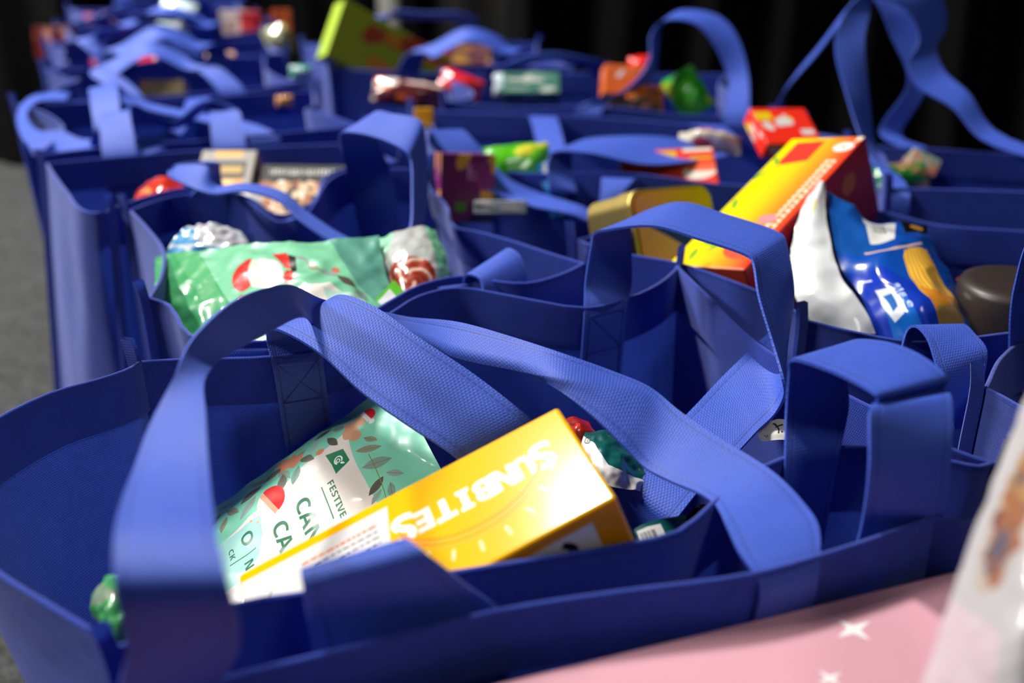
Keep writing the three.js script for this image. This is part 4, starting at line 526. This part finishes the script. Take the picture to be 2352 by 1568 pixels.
// groceries further back: [px, py, distance, width, height, depth, turn, lean, roll, kind, colours, name, label, category]
const rear = [
  [1180, 395, 0.965, 0.07, 0.05, 0.03, 0.15, -0.35, 0.05, 'p', ['#55b81c', '#6cc82c', '#d9d63c', '#3fa014'], 'green_packet', 'bright lime green packet under the blue handle in second row', 'packet'],
  [1285, 430, 0.95, 0.03, 0.05, 0.02, 0.2, -0.3, 0.2, 'p', ['#2c8fd8', '#58b0e8', '#d9cfae'], 'sky_packet', 'sky blue and cream packet beside the lime green packet', 'packet'],
  [1065, 430, 0.93, 0.05, 0.06, 0.03, 0.3, -0.2, -0.1, 'b', ['#6c2458', '#83306c', '#d99a3c', '#c48ab0', '#4d8a2c'], 'purple_box', 'purple and orange carton beside the lime green packet', 'box'],
  [1150, 480, 0.9, 0.045, 0.012, 0.03, 0, -0.4, 0, 'b', ['#8f93a0', '#c9c6be', '#3d5a44'], 'pale_tray', 'pale grey tray in front of the purple carton', 'tray'],
  [1535, 404, 0.945, 0.085, 0.05, 0.018, -0.1, -1.0, 0.1, 'b', ['#e2402c', '#ee6a4a', '#e8dfd0', '#d8b02c'], 'red_carton', 'red patterned carton lying behind the gold tin', 'box'],
  [1630, 330, 1.0, 0.06, 0.02, 0.05, 0, -0.8, -0.1, 'p', ['#cfc6b4', '#ddd6c8', '#c23a2a'], 'cream_packet', 'cream coloured packet lying beside the red carton', 'packet'],
  [1798, 305, 0.98, 0.058, 0.05, 0.018, 0.35, -1.05, -0.1, 'b', ['#f0301e', '#f0301e', '#d9d6d2', '#e2c41c'], 'red_gift_carton', 'bright red carton with pale label behind the fruit carton', 'box'],
  [2072, 408, 1.0, 0.055, 0.03, 0.04, 0.2, -0.7, 0, 'p', ['#189a22', '#22b02c', '#0f6a18', '#c9a06a'], 'leaf_packet', 'vivid green packet in the bag with tall crossed handles', 'packet'],
  [2110, 385, 1.03, 0.03, 0.02, 0.03, 0, -0.6, -0.5, 'b', ['#8fa090', '#c9785a', '#5a7a60'], 'small_carton', 'small grey and orange carton behind the vivid green packet', 'box'],
  [1430, 190, 1.26, 0.05, 0.035, 0.03, 0.1, -0.4, -0.1, 'b', ['#ee6a1e', '#f4f0ea', '#ee7a2a'], 'orange_box', 'orange and white carton under the arched handle', 'box'],
  [1480, 230, 1.22, 0.04, 0.03, 0.03, 0, -0.3, 0, 'b', ['#f07a1a', '#ee8a2a', '#5a5348'], 'amber_box', 'plain amber carton below the orange and white carton', 'box'],
  [1440, 255, 1.2, 0.05, 0.03, 0.03, 0.2, -0.2, 0, 'b', ['#4a4038', '#6a5a4a', '#c98a70'], 'brown_box', 'brown carton in front of the amber carton', 'box'],
  [1470, 152, 1.29, 0.028, 0.025, 0.03, 0, -0.3, 0.1, 'p', ['#f0201a', '#f23a2a'], 'scarlet_packet', 'small scarlet packet above the orange and white carton', 'packet'],
  [1580, 215, 1.23, 0.045, 0.055, 0.025, 0.1, -0.5, 0.5, 'p', ['#3fc41c', '#58d02c', '#c9e03c', '#2f9a14'], 'lime_packet', 'lime and yellow packet beside the arched handle', 'packet'],
  [1220, 205, 1.3, 0.07, 0.028, 0.04, 0, -0.6, 0, 'b', ['#4a8070', '#7fa898', '#c9d0c4', '#2f5a4a'], 'sage_carton', 'sage green carton below the draped handle', 'box'],
  [1160, 195, 1.33, 0.03, 0.03, 0.03, 0, -0.4, 0, 'p', ['#b9c6cc', '#8a90a0', '#e2e6e8'], 'silver_packet', 'small silver packet next to the sage green carton', 'packet'],
  [885, 135, 1.5, 0.18, 0.085, 0.035, 0.6, -0.3, -0.55, 'g', ['#9aa82a', '#b0452c', '#d98a2c', '#7f9a1c', '#c9762c'], 'tall_cereal_box', 'tall lime edged carton standing up above the rear bags', 'box'],
  [1058, 195, 1.36, 0.055, 0.03, 0.03, 0.1, -0.4, -0.4, 'p', ['#e0202c', '#f03a2a', '#c81a20'], 'crimson_packet', 'crimson packet beside the tall lime edged carton', 'packet'],
  [935, 215, 1.34, 0.09, 0.035, 0.03, 0, -0.4, -0.15, 'p', ['#5a1c24', '#d9c6b8', '#8a3a34', '#ee6a2a', '#c9b0a8'], 'maroon_packet', 'maroon and cream striped packet below the tall carton', 'packet'],
  [975, 272, 1.1, 0.02, 0.02, 0.02, 0, -0.3, 0, 'b', ['#d9962a', '#c4841c'], 'mustard_box', 'small mustard carton behind the blue handle fold', 'box'],
  [830, 190, 1.5, 0.04, 0.03, 0.03, 0, -0.4, 0, 'p', ['#b8bf9a', '#8a9a70'], 'olive_packet', 'pale olive packet under the tall lime edged carton', 'packet'],
  [380, 214, 1.33, 0.055, 0.025, 0.04, 0.1, -0.4, 0, 'b', ['#b09a6a', '#c2aa78', '#e2501c'], 'tan_carton', 'tan and orange carton in the bag near the carpet', 'box'],
  [315, 148, 1.6, 0.055, 0.026, 0.04, 0, -0.5, -0.1, 'p', ['#f02a2c', '#f2562a', '#4a9a4a', '#e02030'], 'coral_packet', 'coral red packet with green corner behind the tan carton', 'packet'],
  [507, 143, 1.6, 0.045, 0.03, 0.03, 0, -0.5, 0.1, 'p', ['#d9a890', '#8a7ae0', '#e6c8c0', '#3a4ad8'], 'peach_packet', 'peach and violet packet near the coral red packet', 'packet'],
  [653, 232, 1.3, 0.02, 0.014, 0.02, 0, -0.4, 0, 'p', ['#d99a5c', '#b87a44'], 'toffee_packet', 'tiny toffee coloured packet among blue straps', 'packet'],
  [398, 62, 1.86, 0.06, 0.1, 0.04, 0.1, -0.3, -0.35, 'p', ['#cfe2de', '#dff0ea', '#c9d8b8', '#e6eeea'], 'mint_bottle_pack', 'pale mint pack standing tall in the rear rows', 'packet'],
  [448, 92, 1.88, 0.05, 0.065, 0.03, 0.1, -0.1, 0, 'b', ['#3a352e', '#57504a', '#23201c'], 'charcoal_box', 'charcoal striped carton beside the pale mint pack', 'box'],
  [132, 100, 1.88, 0.065, 0.055, 0.05, 0.1, -0.2, 0, 'b', ['#5a1c14', '#7a4038', '#b07a6c', '#3a0c08'], 'chestnut_box', 'chestnut brown carton at the outer end of the rear bags', 'box'],
  [540, 70, 1.9, 0.045, 0.07, 0.03, 0, -0.1, 0, 'b', ['#a89a94', '#8a6a5a', '#c9b8b0'], 'dusty_box', 'dusty grey upright carton in the rear rows', 'box'],
  [580, 72, 1.88, 0.035, 0.07, 0.03, 0, -0.1, 0, 'b', ['#a81c24', '#7a1418', '#c43a2c'], 'ruby_box', 'ruby red upright carton next to the dusty grey one', 'box'],
  [648, 55, 1.92, 0.035, 0.05, 0.03, 0.1, -0.1, 0, 'b', ['#a8461c', '#c45a24', '#7a3010'], 'rust_box', 'rust orange carton near the ruby red carton', 'box'],
  [640, 95, 1.72, 0.045, 0.05, 0.03, 0.3, -0.2, 0.3, 'p', ['#a8a86a', '#7a766c', '#c9c690', '#5a564e'], 'khaki_packet', 'khaki and grey packet in front of the rust orange carton', 'packet'],
  [200, 50, 2.1, 0.03, 0.03, 0.03, 0, -0.2, 0, 'p', ['#9a4a70', '#b86a7c'], 'rose_packet', 'dusky rose packet in the furthest bag', 'packet'],
  [255, 45, 2.05, 0.035, 0.03, 0.03, 0, -0.2, 0, 'p', ['#c99a80', '#d9b090', '#5a3a5c'], 'apricot_packet', 'apricot packet beside the dusky rose packet', 'packet'],
  [230, 150, 1.65, 0.03, 0.02, 0.03, 0, -0.4, 0, 'p', ['#8a2c5a', '#a03a6a'], 'plum_packet', 'plum coloured packet left of the coral red packet', 'packet'],
  [1010, 128, 1.62, 0.035, 0.03, 0.03, 0, -0.3, 0, 'p', ['#e0304c', '#c82840'], 'cherry_packet', 'cherry red packet under the furthest arched handle', 'packet'],
  [1085, 130, 1.62, 0.06, 0.03, 0.03, 0, -0.3, 0, 'b', ['#8a5a5a', '#d9a03c', '#6a3a4a', '#b8863c'], 'honey_box', 'honey and mauve carton beside the cherry red packet', 'box'],
  [690, 165, 1.45, 0.03, 0.018, 0.02, 0, -0.4, 0, 'p', ['#3f9a80', '#a8c0c8'], 'jade_packet', 'small jade green packet beside the tall lime edged carton', 'packet'],
];
rear.forEach(([px, py, d, w, h, t, turn, lean, roll, kind, cols, name, label, cat], k) => {
  const c = P(px, py, d), map = patches(100 + k, cols);
  if (kind === 'p') {
    const X = V(Math.cos(turn), 0, -Math.sin(turn)), Y = V(0, Math.cos(lean), Math.sin(lean)).applyAxisAngle(V(0, 1, 0), turn), Z = X.clone().cross(Y); X.applyAxisAngle(Z, roll); Y.applyAxisAngle(Z, roll);
    const at = (a, b) => c.clone().addScaledVector(X, a * w).addScaledVector(Y, b * h);
    single(name, packet(pouchRows(at(-0.5, 0.5), at(0.5, 0.5), at(-0.5, -0.5), t * 0.4), { nu: 14, nv: 14, depth: t * 0.7, crease: 0.0015, seed: k }), film(map, 0.25), label, cat);
  } else {
    const g = new RoundedBoxGeometry(w, h, t, 1, 0.0015), edge = kind === 'g' ? plain(rgb(0.45, 0.62, 0.06), 0.35) : null, m = shade(new THREE.Mesh(g, edge ? [edge, edge, edge, edge, card(map, 0.3), card(map, 0.3)] : card(map, 0.3)));
    m.name = numbered(name); m.position.copy(c); m.rotation.set(lean, turn, roll, 'YXZ'); m.userData = { label, category: cat }; scene.add(m);
  }
});

renderer.render(scene, camera);
